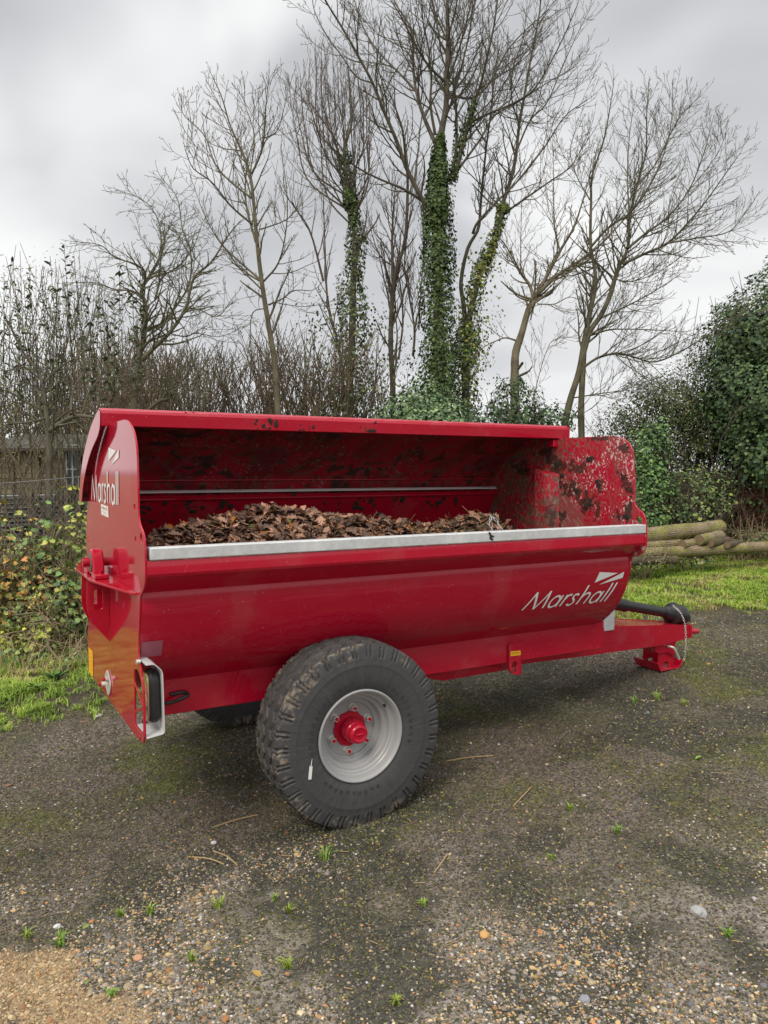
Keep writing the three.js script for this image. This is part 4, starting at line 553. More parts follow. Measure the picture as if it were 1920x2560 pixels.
// ---------- trees ----------
const barkMap = texture(256, 256, (x, y) => { const v = 0.55 + 0.7 * (fbm(x * 16, y * 4, 4, 4) - 0.5) + 0.5 * (fbm(x * 32, y * 32, 3, 32) - 0.5); return [v, v, v]; }, true, 5, 2.2);
const bark = (r, g, b) => new THREE.MeshStandardMaterial({ color: C(r * 1.95, g * 1.95, b * 1.95), map: barkMap, roughness: 0.9 });
function grow(tb, p, dir, len, rad, lvl, o) {
  const n = lvl >= 2 ? 2 : lvl === 1 ? 4 : 7, pts = [p.clone()], d = dir.clone().normalize(), r = o.r, st = len / n, rads = [rad], dirs = [d.clone()];
  for (let i = 1; i <= n; i++) { d.y += o.up * (0.5 + r()) / n * 3; d.x += (r() - 0.5) * o.wander; d.y += (r() - 0.5) * o.wander * 0.6; d.z += (r() - 0.5) * o.wander; d.normalize(); pts.push(pts[i - 1].clone().addScaledVector(d, st)); rads.push(Math.max(rad * (1 - 0.62 * i / n), o.min)); dirs.push(d.clone()); }
  tb.add(pts, rads, lvl >= 1 ? 3 : 4); if (o.buds && lvl >= o.depth - 1) o.tips.push([pts[n], d.clone()]);
  if (lvl + 1 < o.depth) { const k = Math.max(1, Math.round(len * o.kids[lvl] * (0.7 + r() * 0.6))); for (let c = 0; c < k; c++) side(tb, pts, dirs, rads, 0.18 + 0.8 * (c + r()) / k, len * o.ratio * (0.6 + r() * 0.7), lvl + 1, o); }
}
function side(tb, pts, dirs, rads, t, len, lvl, o) {
  const q = t * (pts.length - 1), i = Math.min(Math.floor(q), pts.length - 2), f = q - i, p = pts[i].clone().lerp(pts[i + 1], f), d = dirs[i], r = o.r, ax = V(r() - 0.5, r() - 0.5, r() - 0.5).cross(d).normalize();
  grow(tb, p, d.clone().applyAxisAngle(ax, o.angle[0] + r() * (o.angle[1] - o.angle[0])), len * (1 - 0.62 * t), Math.max(lerp(rads[i], rads[i + 1], f) * 0.55, o.min), lvl, o);
}
// limbs: [points in photo pixels, start radius, end radius, depth drift]; twigs are grown from them
function tree(name, label, depth, limbs, opt, colour, trunkCount, group) {
  const o = { r: rngOf(opt.seed), up: 0.12, wander: 0.35, angle: [0.5, 1.0], kids: [6, 7], ratio: 0.42, depth: 3, min: 0.0027, every: 0.26, len: [0.5, 1.3], tips: [], ...opt };
  const foot = at(...limbs[0][0][0], depth), base = V(foot.x, groundY(foot.x, foot.z) - 0.05, foot.z), t = thing(name, label, 'tree', [base.x, base.y, base.z], group), trunk = new Tubes(), crown = new Tubes(), all = [];
  limbs.forEach(([px, r0, r1, drift = 0, twigs = 1], li) => {
    if (li < trunkCount) twigs *= o.trunkTwigs ?? 0.45;
    let pts = px.map(([x, y], i) => at(x, y, depth + drift * i / (px.length - 1) + (li ? (limbs[li][5] || 0) : 0)));
    if (li < trunkCount && (!limbs[li][6])) { const f = pts[0].clone(); f.y = groundY(f.x, f.z) - 0.05; if (f.distanceTo(pts[0]) > 0.1) pts.unshift(f.lerp(pts[0], 0)); }
    pts = spline(pts, Math.max(6, Math.round(pts.length * 3))); const n = pts.length, rads = pts.map((_, i) => lerp(r0, r1, Math.pow(i / (n - 1), 0.85)) * (o.thin || 0.74) * (0.95 + o.r() * 0.1)), dirs = pts.map((p, i) => pts[Math.min(i + 1, n - 1)].clone().sub(pts[Math.max(i - 1, 0)]).normalize());
    for (const p of pts) p.sub(base); (li < trunkCount ? trunk : crown).add(pts, rads, r0 > 0.05 ? 9 : 6); all.push({ pts, rads });
    let L = 0; for (let i = 1; i < n; i++) L += pts[i].distanceTo(pts[i - 1]); const k = Math.round(L / o.every * twigs), from = li < trunkCount ? (o.clear ?? 0.45) : 0.12;
    for (let c = 0; c < k; c++) side(crown, pts, dirs, rads, from + (1 - from) * (c + o.r()) / k, lerp(o.len[0], o.len[1], o.r()) * (li < trunkCount ? 1.1 : 1), 0, o);
    if (r1 < 0.03) grow(crown, pts[n - 1], dirs[n - 1], o.len[0] * 0.6, r1 * 0.7, 1, o);
  });
  put('trunk', trunk.geo(), bark(...colour), t); put('crown', crown.geo(), bark(...(opt.twig || colour)), t);
  return { t, all, base, o };
}
// leaves wrapped round a limb
function ivy(tr, li, from, to, rad, n, seed, tones = [[0.04, 0.075, 0.022], [0.06, 0.1, 0.03], [0.025, 0.048, 0.016]], size = [0.022, 0.062], name = 'ivy', taper = 1.35) {
  const r = rngOf(seed), { pts } = tr.all[li], L = [], Q = [];
  for (let i = 0; i < n; i++) { const t = lerp(from, to, Math.pow(r(), taper)), q = t * (pts.length - 1), k = Math.min(Math.floor(q), pts.length - 2), p = pts[k].clone().lerp(pts[k + 1], q - k), a = r() * 6.28, f = typeof rad === 'function' ? rad((t - from) / (to - from)) : rad, lump = 0.65 + 0.9 * vnoise(a * 0.9 + 10, p.y * 3.1 + seed), R = f * lump * (0.55 + 0.45 * Math.sqrt(r())), out = V(Math.cos(a), (r() - 0.5) * 0.8, Math.sin(a)).normalize(); p.addScaledVector(out, R); const nrm = out.clone().add(V((r() - 0.5) * 0.9, 0.35 + (r() - 0.5) * 0.9, (r() - 0.5) * 0.9)).normalize(), s = lerp(size[0], size[1], r()); L.push(mat4(p, dirQuat(nrm, r() * 6.28), s)); const c = tones[r() * tones.length | 0], v = 1.0 + r() * 0.9; Q.push(C(c[0] * v * 1.1, c[1] * v, c[2] * v * 0.9)); }
  inst(name, ivyLeaf, foliage({ roughness: 0.42 }), L, tr.t, Q);
}
const c3 = (...l) => l.map(([x, y]) => [700 + x / 2.074, y / 2.074]), c4 = (...l) => l.map(([x, y]) => [700 + x / 2.765, 500 + y / 2.765]), c8 = (...l) => l.map(([x, y]) => [380 + x / 2.542, 180 + y / 2.542]), c1 = (...l) => l.map(([x, y]) => [x / 2.37, 580 + y / 2.37]), c6 = (...l) => l.map(([x, y]) => [1200 + x / 2.304, 660 + y / 2.304]), c5 = (...l) => l.map(([x, y]) => [1200 + x / 2.304, 200 + y / 2.304]);
const greyBark = [0.10, 0.088, 0.062], oliveBark = [0.115, 0.1, 0.062], redTwig = [0.115, 0.09, 0.07];
{
  const T = tree('ash_tree', 'tall bare ash tree with thick ivy up its trunk, the tallest in the picture', 12, [
    [[[1100, 1100], [1098, 900], [1095, 700], [1092, 560], ...c3([815, 1000], [822, 850], [835, 700], [860, 560], [866, 400], [870, 200], [866, 20], [870, -160], [876, -340])], 0.15, 0.014, 0, 0.8],
    [c3([800, 1160], [740, 1040], [660, 880], [600, 720], [540, 580], [480, 430], [400, 280], [320, 140], [240, 10], [190, -90]), 0.055, 0.012, -1.2],
    [c3([750, 1050], [640, 980], [520, 930], [420, 880], [372, 848], [300, 790]), 0.03, 0.01, -0.8, 0.7],
    [c3([812, 760], [740, 590], [700, 440], [690, 300], [680, 150], [600, 20], [560, -100]), 0.045, 0.012, 0.9],
    [c3([720, 490], [620, 380], [520, 280], [440, 160], [380, -20], [350, -120]), 0.028, 0.008, 1.2, 1, 0.3],
    [c3([805, 700], [780, 540], [785, 400], [770, 250], [740, 100], [735, -80]), 0.036, 0.01, -0.6],
    [c3([862, 430], [770, 340], [700, 230], [630, 90], [560, -20]), 0.032, 0.009, -0.9],
    [c3([880, 940], [910, 800], [915, 600], [905, 480], [940, 350], [980, 180], [1000, 0], [1010, -120]), 0.04, 0.01, 0.7],
    [c3([900, 940], [950, 740], [990, 580], [1040, 440], [1080, 270], [1110, 130], [1130, -20], [1150, -150]), 0.05, 0.012, -0.8],
    [c3([910, 900], [960, 830], [1040, 720], [1110, 600], [1180, 560], [1280, 500], [1400, 420], [1480, 380]), 0.03, 0.008, 1.0],
    [c3([960, 650], [1080, 590], [1200, 540], [1310, 470], [1400, 330], [1480, 170], [1540, 30]), 0.028, 0.008, -1],
    [c3([880, 490], [990, 510], [1080, 440], [1180, 260], [1280, 150], [1380, 60], [1460, -40]), 0.028, 0.008, 0.9],
    [c3([872, 420], [930, 250], [970, 100], [1000, -20], [1030, -160]), 0.03, 0.009, -0.5], [c3([870, 330], [900, 260], [960, 130], [1060, -20]), 0.025, 0.008, 1],
    [c3([868, 210], [820, 110], [790, 0], [780, -120]), 0.02, 0.008, 0.5], [c3([480, 430], [400, 400], [320, 290], [240, 180], [180, 60], [165, -20]), 0.016, 0.006, -0.5, 0.7, -0.7]],
    { seed: 101, up: 0.2, every: 0.125, len: [0.6, 1.7], kids: [7.5, 9], clear: 0.55, min: 0.003 }, greyBark, 1);
  ivy(T, 0, 0.05, 0.54, (t) => lerp(0.29, 0.05, t * t), 8000, 1); ivy(T, 0, 0.02, 0.52, (t) => lerp(0.22, 0.07, t), 4800, 14); ivy(T, 0, 0.1, 0.42, (t) => lerp(0.45, 0.2, t), 900, 16); ivy(T, 8, 0.0, 0.36, 0.06, 380, 2); ivy(T, 7, 0, 0.25, 0.06, 200, 3); ivy(T, 0, 0.03, 0.17, 0.5, 1900, 4);
  const T2 = tree('ash_tree', 'leaning twin stemmed tree with yellowing ivy, right beside the tallest tree', 12.8, [
    [[[1165, 1080], ...c4([1280, 1150], [1290, 1000], [1300, 860], [1380, 520], [1460, 330], [1540, 60]), ...c3([1150, 1080], [1190, 950], [1220, 830], [1240, 650], [1270, 480], [1310, 250], [1340, 100], [1360, -60])], 0.1, 0.012, 0, 0.9],
    [[...c4([1290, 950], [1265, 700], [1250, 580], [1300, 330], [1370, 200]), ...c3([1040, 1060], [1055, 900], [1075, 720], [1100, 520], [1110, 380], [1140, 240])], 0.065, 0.01, 0.8],
    [c3([1000, 1210], [1020, 1160], [1120, 1050], [1240, 930], [1380, 750], [1480, 600], [1590, 520]), 0.035, 0.008, -0.8, 0.9, -0.6], [c3([1120, 1150], [1200, 1080], [1300, 1010], [1400, 940], [1500, 870], [1560, 780], [1640, 660]), 0.03, 0.007, 0.6], [c3([1220, 800], [1300, 620], [1380, 540], [1450, 380], [1530, 200], [1600, 60]), 0.024, 0.007, 0.8], [c3([1240, 650], [1200, 500], [1210, 350], [1260, 200], [1280, 40]), 0.02, 0.007, -0.7], [c3([1070, 740], [1000, 620], [1010, 480], [1040, 360]), 0.02, 0.007, 0.6]],
    { seed: 102, up: 0.2, every: 0.115, len: [0.5, 1.5], kids: [6.5, 8], clear: 0.5 }, greyBark, 2);
  ivy(T2, 0, 0.03, 0.55, (t) => lerp(0.26, 0.06, t), 4600, 5, [[0.07, 0.12, 0.03], [0.1, 0.15, 0.035], [0.045, 0.08, 0.03], [0.07, 0.11, 0.03], [0.16, 0.16, 0.04]]); ivy(T2, 0, 0.1, 0.4, 0.5, 650, 15, [[0.12, 0.17, 0.035], [0.18, 0.2, 0.04], [0.06, 0.1, 0.03]]);
  const shoots = []; { const r = rngOf(6); for (let i = 0; i < 20; i++) { const x0 = 200 + i * 12 + r() * 60, x1 = 60 + i * 21 + r() * 20, y1 = 250 + Math.abs(i - 8) * 16 + r() * 90; const y0 = 1180 - r() * 400; shoots.push([c3([338 + (y0 - 780) * 0.09, y0], [lerp(x0, x1, 0.5), y0 - 130 - r() * 60], [lerp(x0, x1, 0.85), Math.min(y0 - 260, 700)], [x1, 560 - r() * 40], [x1 + (r() - 0.5) * 30, y1]), 0.022, 0.006, (r() - 0.5) * 2.2, 0.8]); } }
  const T3 = tree('ivy_clad_tree', 'bare tree of upright reddish shoots with ivied trunk, left of the tallest tree', 12.6, [[[[868, 1100], ...c4([480, 1300], [500, 900], [505, 600], [520, 300], [500, 50]), ...c3([360, 1000], [335, 850], [335, 760], [372, 640], [365, 480], [350, 330])], 0.11, 0.012, 0, 0.8], [c4([440, 1400], [420, 1100], [330, 700], [310, 300], [300, 0]), 0.05, 0.012, 0.7], [c4([300, 560], [200, 200], [100, 50], [20, -60]), 0.03, 0.008, -0.5], ...shoots], { seed: 103, up: 0.22, every: 0.14, len: [0.5, 1.3], angle: [0.3, 0.7], kids: [4.5, 5], clear: 0.35, twig: redTwig }, greyBark, 1);
  ivy(T3, 0, 0.02, 0.5, (t) => lerp(0.42, 0.1, t), 4200, 7, [[0.05, 0.085, 0.035], [0.03, 0.055, 0.025], [0.09, 0.11, 0.05]]); ivy(T3, 0, 0.5, 0.72, 0.13, 800, 8); ivy(T3, 0, 0.03, 0.3, 0.85, 1500, 9, [[0.05, 0.09, 0.035], [0.09, 0.12, 0.04], [0.03, 0.055, 0.025]]);
  tree('ash_tree', 'slender pale grey forked tree between the two ivy clad trees', 13.4, [[[[980, 1100], ...c4([780, 1300], [765, 1000], [775, 700], [790, 540], [860, 300], [880, 0]), ...c3([660, 860], [640, 700], [600, 560], [590, 400])], 0.085, 0.009, 0, 1], [c4([780, 560], [775, 250], [790, 0], [800, -160]), 0.045, 0.008, 0.6], [c4([920, 1080], [930, 900], [890, 650], [860, 430], [900, 100], [920, -120]), 0.035, 0.008, -0.6], [c4([820, 1100], [850, 800], [800, 480], [700, 400], [640, 250], [600, 20]), 0.03, 0.008, 0.8], [c4([960, 900], [975, 600], [1000, 250], [960, 0]), 0.02, 0.007, -0.4]], { seed: 104, up: 0.25, every: 0.1, len: [0.5, 1.4], angle: [0.3, 0.75], clear: 0.2, twig: redTwig }, greyBark, 1);
  tree('ash_tree', 'slim bare ash sapling standing alone against the sky left of centre', 11, [[[[705, 1110], ...c8([800, 2150], [780, 1850], [740, 1600], [700, 1350], [670, 1100], [645, 820], [622, 650], [560, 480], [500, 350], [440, 150], [388, 40])], 0.075, 0.007, 0, 0.7], [c8([660, 1080], [610, 900], [592, 760], [610, 560], [650, 420]), 0.03, 0.007, 0.8], [c8([632, 650], [690, 520], [715, 380], [725, 200], [742, 50]), 0.024, 0.006, -0.5], [c8([714, 420], [790, 380], [825, 290], [855, 140]), 0.012, 0.005, -0.4, 0.7, -0.4], [c8([630, 800], [480, 680], [400, 580], [330, 400], [200, 270], [188, 200]), 0.02, 0.006, 0.6], [c8([640, 970], [500, 850], [380, 700], [260, 610], [210, 490]), 0.022, 0.006, -0.9], [c8([300, 500], [240, 420], [180, 330]), 0.008, 0.005, 0, 0.6], [c8([700, 1330], [550, 1200], [430, 1080], [330, 900], [250, 680]), 0.022, 0.006, 0.9], [c8([710, 1330], [800, 1220], [850, 1020], [860, 800], [820, 480]), 0.022, 0.006, -0.7], [c8([690, 1000], [850, 940], [920, 860], [960, 640]), 0.016, 0.005, 0.7], [c8([740, 1480], [830, 1440], [900, 1390], [1010, 1390]), 0.018, 0.007, -0.4], [c8([735, 1500], [640, 1530], [630, 1800], [620, 2000]), 0.012, 0.006, 0.4], [c8([640, 820], [560, 560], [470, 300], [350, 60]), 0.018, 0.006, 0.5], [c8([625, 640], [650, 400], [590, 200], [590, 80]), 0.014, 0.005, 0.6]], { seed: 105, up: 0.24, every: 0.1, len: [0.4, 1.1], kids: [7, 8], clear: 0.3 }, oliveBark, 1);
  tree('field_tree', 'gnarled spreading bare tree with mossy limbs at the left behind the hood', 10.6, [[c1([800, 1200], [795, 1000], [815, 850], [835, 700], [860, 560], [862, 420], [838, 350], [890, 250], [960, 120], [980, 20]), 0.1, 0.012, 0, 0.8], [c1([840, 760], [920, 680], [1010, 590], [1100, 450], [1150, 270], [1250, 180], [1340, 40], [1390, -30]), 0.06, 0.01, -0.5], [c1([860, 590], [960, 540], [1050, 430], [1120, 310], [1130, 120], [1080, -20], [1050, -200], [950, -330]), 0.04, 0.007, 0.6], [c1([850, 400], [780, 350], [680, 340], [560, 300], [440, 300]), 0.03, 0.007, 0.5], [c1([840, 350], [860, 240], [800, 190], [680, 150], [600, 80], [480, 60]), 0.03, 0.007, -0.7], [c1([920, 400], [960, 270], [1060, 200], [1140, 100], [1200, -60]), 0.03, 0.007, 0.7], [c1([1100, 450], [1180, 460], [1290, 500], [1380, 390]), 0.022, 0.007, -0.5], [c1([900, 250], [950, 130], [940, -60], [860, -180], [700, -250]), 0.025, 0.006, 0.4], [c1([1000, 600], [1100, 620], [1160, 600], [1300, 620], [1450, 560]), 0.018, 0.006, 0.3], [c1([870, 1060], [950, 1000], [1010, 980], [1030, 900], [1090, 870], [1130, 800]), 0.045, 0.012, -0.4], [c1([880, 900], [980, 940], [1100, 950], [1180, 900]), 0.014, 0.006, -0.6], [c1([660, 1010], [680, 930], [760, 900], [820, 860], [880, 780]), 0.02, 0.007, -0.3], [c1([1190, 1060], [1215, 900], [1210, 780], [1300, 740]), 0.02, 0.006, 0.5]], { seed: 106, up: 0.06, every: 0.06, len: [0.4, 1.0], kids: [8, 8], wander: 0.6, trunkTwigs: 0.8, thin: 0.58, clear: 0.35, angle: [0.5, 1.2] }, [0.12, 0.112, 0.068], 1);
  tree('field_tree', 'low twisted bare tree over the shed at the left edge', 9.2, [[c1([290, 1500], [290, 1180], [270, 1050], [255, 900], [220, 820], [130, 700], [60, 560]), 0.06, 0.012, 0, 1], [c1([290, 1180], [400, 1110], [470, 1090], [560, 1100]), 0.05, 0.02, -0.3, 0.6], [c1([270, 1060], [160, 1010], [60, 950], [0, 930], [-80, 900]), 0.022, 0.008, -0.4], [c1([280, 1100], [150, 1130], [40, 1140], [-60, 1190]), 0.02, 0.008, -0.5], [c1([255, 900], [300, 850], [330, 820], [420, 760], [480, 720], [560, 640]), 0.02, 0.007, 0.4], [c1([260, 960], [300, 880], [270, 760], [320, 560], [290, 420]), 0.022, 0.007, 0.4], [c1([420, 1080], [430, 950], [500, 800], [450, 600], [440, 400]), 0.025, 0.007, 0.6], [c1([480, 1090], [560, 900], [700, 860], [800, 900]), 0.016, 0.006, 0.2], [c1([220, 820], [120, 800], [40, 820], [-60, 780]), 0.016, 0.006, 0.3]], { seed: 107, up: 0.08, trunkTwigs: 0.8, every: 0.1, len: [0.3, 0.75], kids: [6, 7], wander: 0.55, clear: 0.2 }, [0.1, 0.09, 0.06], 1);
  const T9 = tree('ash_tree', 'bare twin trunked ash at the right, its fan shaped crown leaning right', 12.2, [[[[1400, 1120], ...c6([480, 960], [520, 780], [570, 620], [600, 450], [622, 330], [650, 200], [665, 130]), ...c5([660, 1080], [638, 960], [640, 700], [645, 560], [715, 340], [745, 180], [770, 20])], 0.095, 0.007, 0, 0.8], [[...c6([610, 440], [700, 290], [760, 150]), ...c5([790, 1100], [850, 970], [862, 800], [900, 620], [955, 420], [960, 200], [970, 60])], 0.07, 0.007, 0.6, 0.9], [c5([820, 1060], [950, 1000], [1080, 940], [1200, 820], [1300, 700], [1400, 560], [1500, 420]), 0.035, 0.006, -0.9], [c5([850, 970], [960, 880], [1080, 790], [1200, 640], [1290, 420], [1340, 230]), 0.032, 0.006, 0.9], [c5([640, 960], [740, 850], [870, 760], [960, 640], [1040, 480], [1100, 260], [1110, 60]), 0.03, 0.006, -0.6], [c5([1080, 940], [1250, 910], [1440, 870], [1535, 760]), 0.02, 0.006, -0.3, 1, -0.5], [c6([700, 310], [850, 240], [1000, 160], [1150, 60]), 0.024, 0.006, 0.6], [c6([640, 410], [740, 380], [820, 375], [1000, 380], [1180, 390]), 0.022, 0.006, -0.7], [c6([590, 600], [680, 540], [800, 515], [900, 540], [1000, 565], [1200, 480], [1420, 330], [1600, 230]), 0.03, 0.008, -0.8], [c6([545, 770], [700, 745], [850, 720], [960, 640]), 0.018, 0.006, 0.5], [c6([500, 950], [550, 860], [600, 810]), 0.022, 0.012, -0.2, 0.3], [c5([860, 800], [850, 560], [860, 330], [890, 130]), 0.018, 0.005, 0.4], [c5([900, 620], [1020, 470], [1090, 320], [1160, 200], [1240, 120]), 0.02, 0.005, 0.7], [c5([660, 1080], [560, 1120], [420, 1150], [330, 1230]), 0.016, 0.006, 0.6], [c5([640, 700], [560, 560], [520, 400], [575, 230]), 0.014, 0.005, 0.6], [c5([1200, 640], [1300, 520], [1370, 420], [1410, 330]), 0.012, 0.005, -0.3, 1, 0.4], [c5([700, 1080], [820, 1160], [1000, 1120], [1180, 1000], [1300, 900]), 0.016, 0.005, 1.2]], { seed: 109, up: 0.2, every: 0.06, len: [0.45, 1.3], kids: [7, 8], clear: 0.3 }, [0.1, 0.092, 0.056], 2);
  const T10 = tree('pollarded_tree', 'bare tree with a thick cut trunk and stubs, left of the fan shaped ash', 12.6, [[[[1290, 1130], ...c6([200, 760], [200, 620], [205, 510], [240, 400], [285, 250], [320, 200]), ...c5([310, 1270], [400, 1100], [460, 985], [540, 850], [590, 700], [640, 520])], 0.13, 0.007, 0, 0.8], [c5([312, 1268], [285, 1180], [240, 1120], [210, 1060], [130, 930], [60, 860]), 0.045, 0.007, 0.5], [c5([330, 1235], [440, 1130], [560, 1050], [680, 960], [850, 780], [960, 640]), 0.05, 0.007, -0.5], [c5([460, 985], [430, 850], [425, 640], [420, 390]), 0.024, 0.006, 0.5], [c5([235, 1110], [235, 930], [240, 720]), 0.016, 0.005, -0.4], [c6([205, 440], [150, 425], [100, 440], [20, 480], [-60, 560]), 0.022, 0.008, -0.3, 0.6], [c6([215, 610], [245, 570]), 0.035, 0.03, -0.2, 0], [c6([215, 650], [270, 625]), 0.03, 0.028, -0.3, 0], [c5([330, 1290], [430, 1290], [520, 1250], [650, 1300]), 0.016, 0.005, -0.6], [c6([300, 820], [330, 680], [380, 510], [420, 440], [520, 420]), 0.014, 0.005, 0.4]], { seed: 110, up: 0.2, every: 0.08, len: [0.4, 1.1], kids: [7, 8], clear: 0.45 }, [0.17, 0.145, 0.095], 1);
  ivy(T10, 0, 0.01, 0.2, (t) => lerp(0.75, 0.2, t), 1500, 12, [[0.04, 0.075, 0.035], [0.06, 0.1, 0.045], [0.025, 0.05, 0.025]]);
}
// ---------- bushes, hedges, undergrowth ----------
// a leafy mass: stems from the ground, leaves spread through lumpy lobes
function bush(name, label, category, lobes, leaves, tones, size, stemCount, seed, leafGeo = ivyLeaf, stemTone = [0.09, 0.07, 0.05], group, kind) {
  const r = rngOf(seed), c0 = lobes[0][0], base = V(c0.x, groundY(c0.x, c0.z) - 0.03, c0.z), t = thing(name, label, category, [base.x, base.y, base.z], group); if (kind) t.userData.kind = kind;
  const tb = new Tubes(), L = [], Q = [], vol = lobes.map((l) => l[1] * l[2] * l[3]), sum = vol.reduce((a, b) => a + b, 0), o = { r, up: 0.1, wander: 0.5, angle: [0.4, 1], kids: [4, 3], ratio: 0.4, depth: 2, min: 0.0032, tips: [] };
  lobes.forEach(([c, rx, ry, rz], li) => {
    const n = Math.round(leaves * vol[li] / sum), m = Math.max(2, Math.round(stemCount * vol[li] / sum));
    for (let i = 0; i < n; i++) { const u = V(r() * 2 - 1, r() * 2 - 1, r() * 2 - 1); if (u.lengthSq() > 1 || u.lengthSq() < 0.03) { i--; continue; } const d = u.clone().normalize(), k = 0.72 + 0.6 * fbm(d.x * 2.3 + seed + 7, d.y * 2.3 + d.z * 2 + 7, 3); const p = V(c.x + u.x * rx * k, c.y + u.y * ry * k, c.z + u.z * rz * k); if (vnoise(p.x * 3.3 + seed, p.y * 3.3 + p.z * 2.1) < 0.3) { if (r() < 0.75) continue; } if (p.y < groundY(p.x, p.z) + 0.02) continue; const nrm = d.clone().add(V((r() - 0.5) * 1.3, 0.5 + (r() - 0.5), (r() - 0.5) * 1.3)).normalize(), s = lerp(size[0] * 0.7, size[1], r() * r()); L.push(mat4(p.sub(base), dirQuat(nrm, r() * 6.28), s)); const q = tones[r() * tones.length | 0], v = 1.1 + r() * 0.95; Q.push(C(q[0] * v, q[1] * v, q[2] * v)); }
    for (let i = 0; i < m; i++) { const a = r() * 6.28, f = Math.sqrt(r()) * 0.7, foot = V(c.x + Math.cos(a) * f * rx * 0.6, 0, c.z + Math.sin(a) * f * rz * 0.6); foot.y = groundY(foot.x, foot.z) - 0.03; const tip = V(c.x + (r() - 0.5) * 2 * rx * 1.1, c.y + ry * (0.3 + r() * 0.6), c.z + (r() - 0.5) * 2 * rz * 0.85), mid = foot.clone().lerp(tip, 0.55).add(V((r() - 0.5) * (0.3 + rx), 0.15, (r() - 0.5) * 0.5)), pts = spline([foot, mid, tip], 7).map((p) => p.sub(base)), rads = pts.map((_, k) => lerp(0.014, 0.004, k / 7)); tb.add(pts, rads, 4); const dirs = pts.map((p, k) => pts[Math.min(k + 1, 7)].clone().sub(pts[Math.max(k - 1, 0)]).normalize()); for (let k = 0; k < 5; k++) side(tb, pts, dirs, rads, 0.3 + 0.65 * r(), 0.3 + r() * 0.4, 0, o); }
  });
  if (!tb.empty) { const s = put('stems', tb.geo(), bark(...stemTone), t); if (kind) s.userData.kind = kind; }
  inst('leaves', leafGeo, foliage({ roughness: 0.5 }), L, t, Q); return t;
}
const lobe = (px, py, d, rx, ry = rx, rz = rx) => [at(px, py, d), rx, ry, rz];
const dark = [[0.03, 0.06, 0.026], [0.05, 0.09, 0.035], [0.075, 0.12, 0.04], [0.04, 0.065, 0.035]], mid = [[0.06, 0.11, 0.035], [0.09, 0.15, 0.045], [0.12, 0.17, 0.06], [0.045, 0.075, 0.035]], yel = [[0.16, 0.19, 0.05], [0.22, 0.22, 0.06], [0.1, 0.15, 0.045], [0.26, 0.22, 0.06], [0.22, 0.14, 0.05]];
bush('evergreen_tree', 'dense dark green ivy covered tree at the right edge', 'tree', [lobe(1905, 860, 12.5, 0.95, 0.9), lobe(1925, 1010, 12.3, 1.1, 0.9), lobe(1850, 960, 12.6, 0.7, 0.75), lobe(1930, 1160, 12.2, 0.9, 0.9), lobe(1870, 1100, 12.4, 0.6, 0.6), lobe(1990, 800, 12.8, 1.0, 1.1)], 34000, [...dark, [0.07, 0.11, 0.04], [0.05, 0.07, 0.028]], [0.06, 0.1], 60, 201);
bush('hawthorn_bush', 'sparse dark twiggy bush with small leaves behind the right fence', 'bush', [lobe(1740, 985, 13.4, 0.8, 0.7), lobe(1660, 1040, 13.2, 0.9, 0.6), lobe(1770, 1080, 13.4, 0.9, 0.6), lobe(1600, 1000, 13.6, 0.5, 0.45), lobe(1800, 880, 13.4, 0.6, 0.55), lobe(1560, 1075, 13.4, 0.6, 0.4), lobe(1840, 800, 13.4, 0.5, 0.5), lobe(1700, 1130, 13.2, 0.8, 0.4)], 24000, [[0.05, 0.075, 0.03], [0.09, 0.11, 0.04], [0.07, 0.1, 0.035], [0.12, 0.12, 0.05], [0.04, 0.06, 0.025]], [0.045, 0.08], 90, 202, plainLeaf, [0.055, 0.045, 0.035]);
bush('ivy_bush', 'bright green ivy mound just right of the front plate', 'bush', [lobe(1620, 1130, 11.6, 0.36, 0.46), lobe(1590, 1220, 11.6, 0.42, 0.5), lobe(1640, 1210, 11.5, 0.34, 0.42), lobe(1600, 1300, 11.4, 0.45, 0.35), lobe(1650, 1080, 11.6, 0.2, 0.25)], 9000, [[0.06, 0.12, 0.04], [0.09, 0.16, 0.05], [0.12, 0.19, 0.06], [0.04, 0.07, 0.03]], [0.04, 0.075], 30, 203);
bush('ivy_bush', 'pale green ivy mound at the foot of the tallest tree', 'bush', [lobe(1050, 1010, 11.2, 0.46, 0.35), lobe(1000, 1040, 11.1, 0.4, 0.3), lobe(1110, 1045, 11.2, 0.45, 0.3), lobe(1050, 1090, 11, 0.7, 0.4)], 6000, [[0.07, 0.12, 0.05], [0.11, 0.17, 0.08], [0.14, 0.2, 0.09], [0.05, 0.08, 0.04]], [0.05, 0.085], 25, 204);
bush('ivy_bush', 'dark ivy bush low behind the right end of the hood', 'bush', [lobe(1290, 1030, 12, 0.5, 0.42), lobe(1375, 1050, 12.2, 0.5, 0.3), lobe(1230, 1060, 12, 0.5, 0.3)], 2400, dark, [0.045, 0.08], 40, 205);
bush('bramble_thicket', 'tangled bramble and nettle thicket in front of the right fence', 'bramble', [lobe(1680, 1240, 11.9, 0.6, 0.42), lobe(1750, 1230, 12.3, 0.6, 0.45), lobe(1820, 1220, 12.8, 0.6, 0.42), lobe(1720, 1280, 12.0, 0.7, 0.3), lobe(1880, 1240, 13, 0.6, 0.44), lobe(1640, 1290, 11.6, 0.45, 0.28), lobe(1910, 1320, 12.4, 0.5, 0.25)], 9500, [...mid, [0.2, 0.22, 0.06], [0.13, 0.16, 0.09]], [0.035, 0.075], 260, 206, lobedLeaf, [0.12, 0.1, 0.07], null, 'stuff');
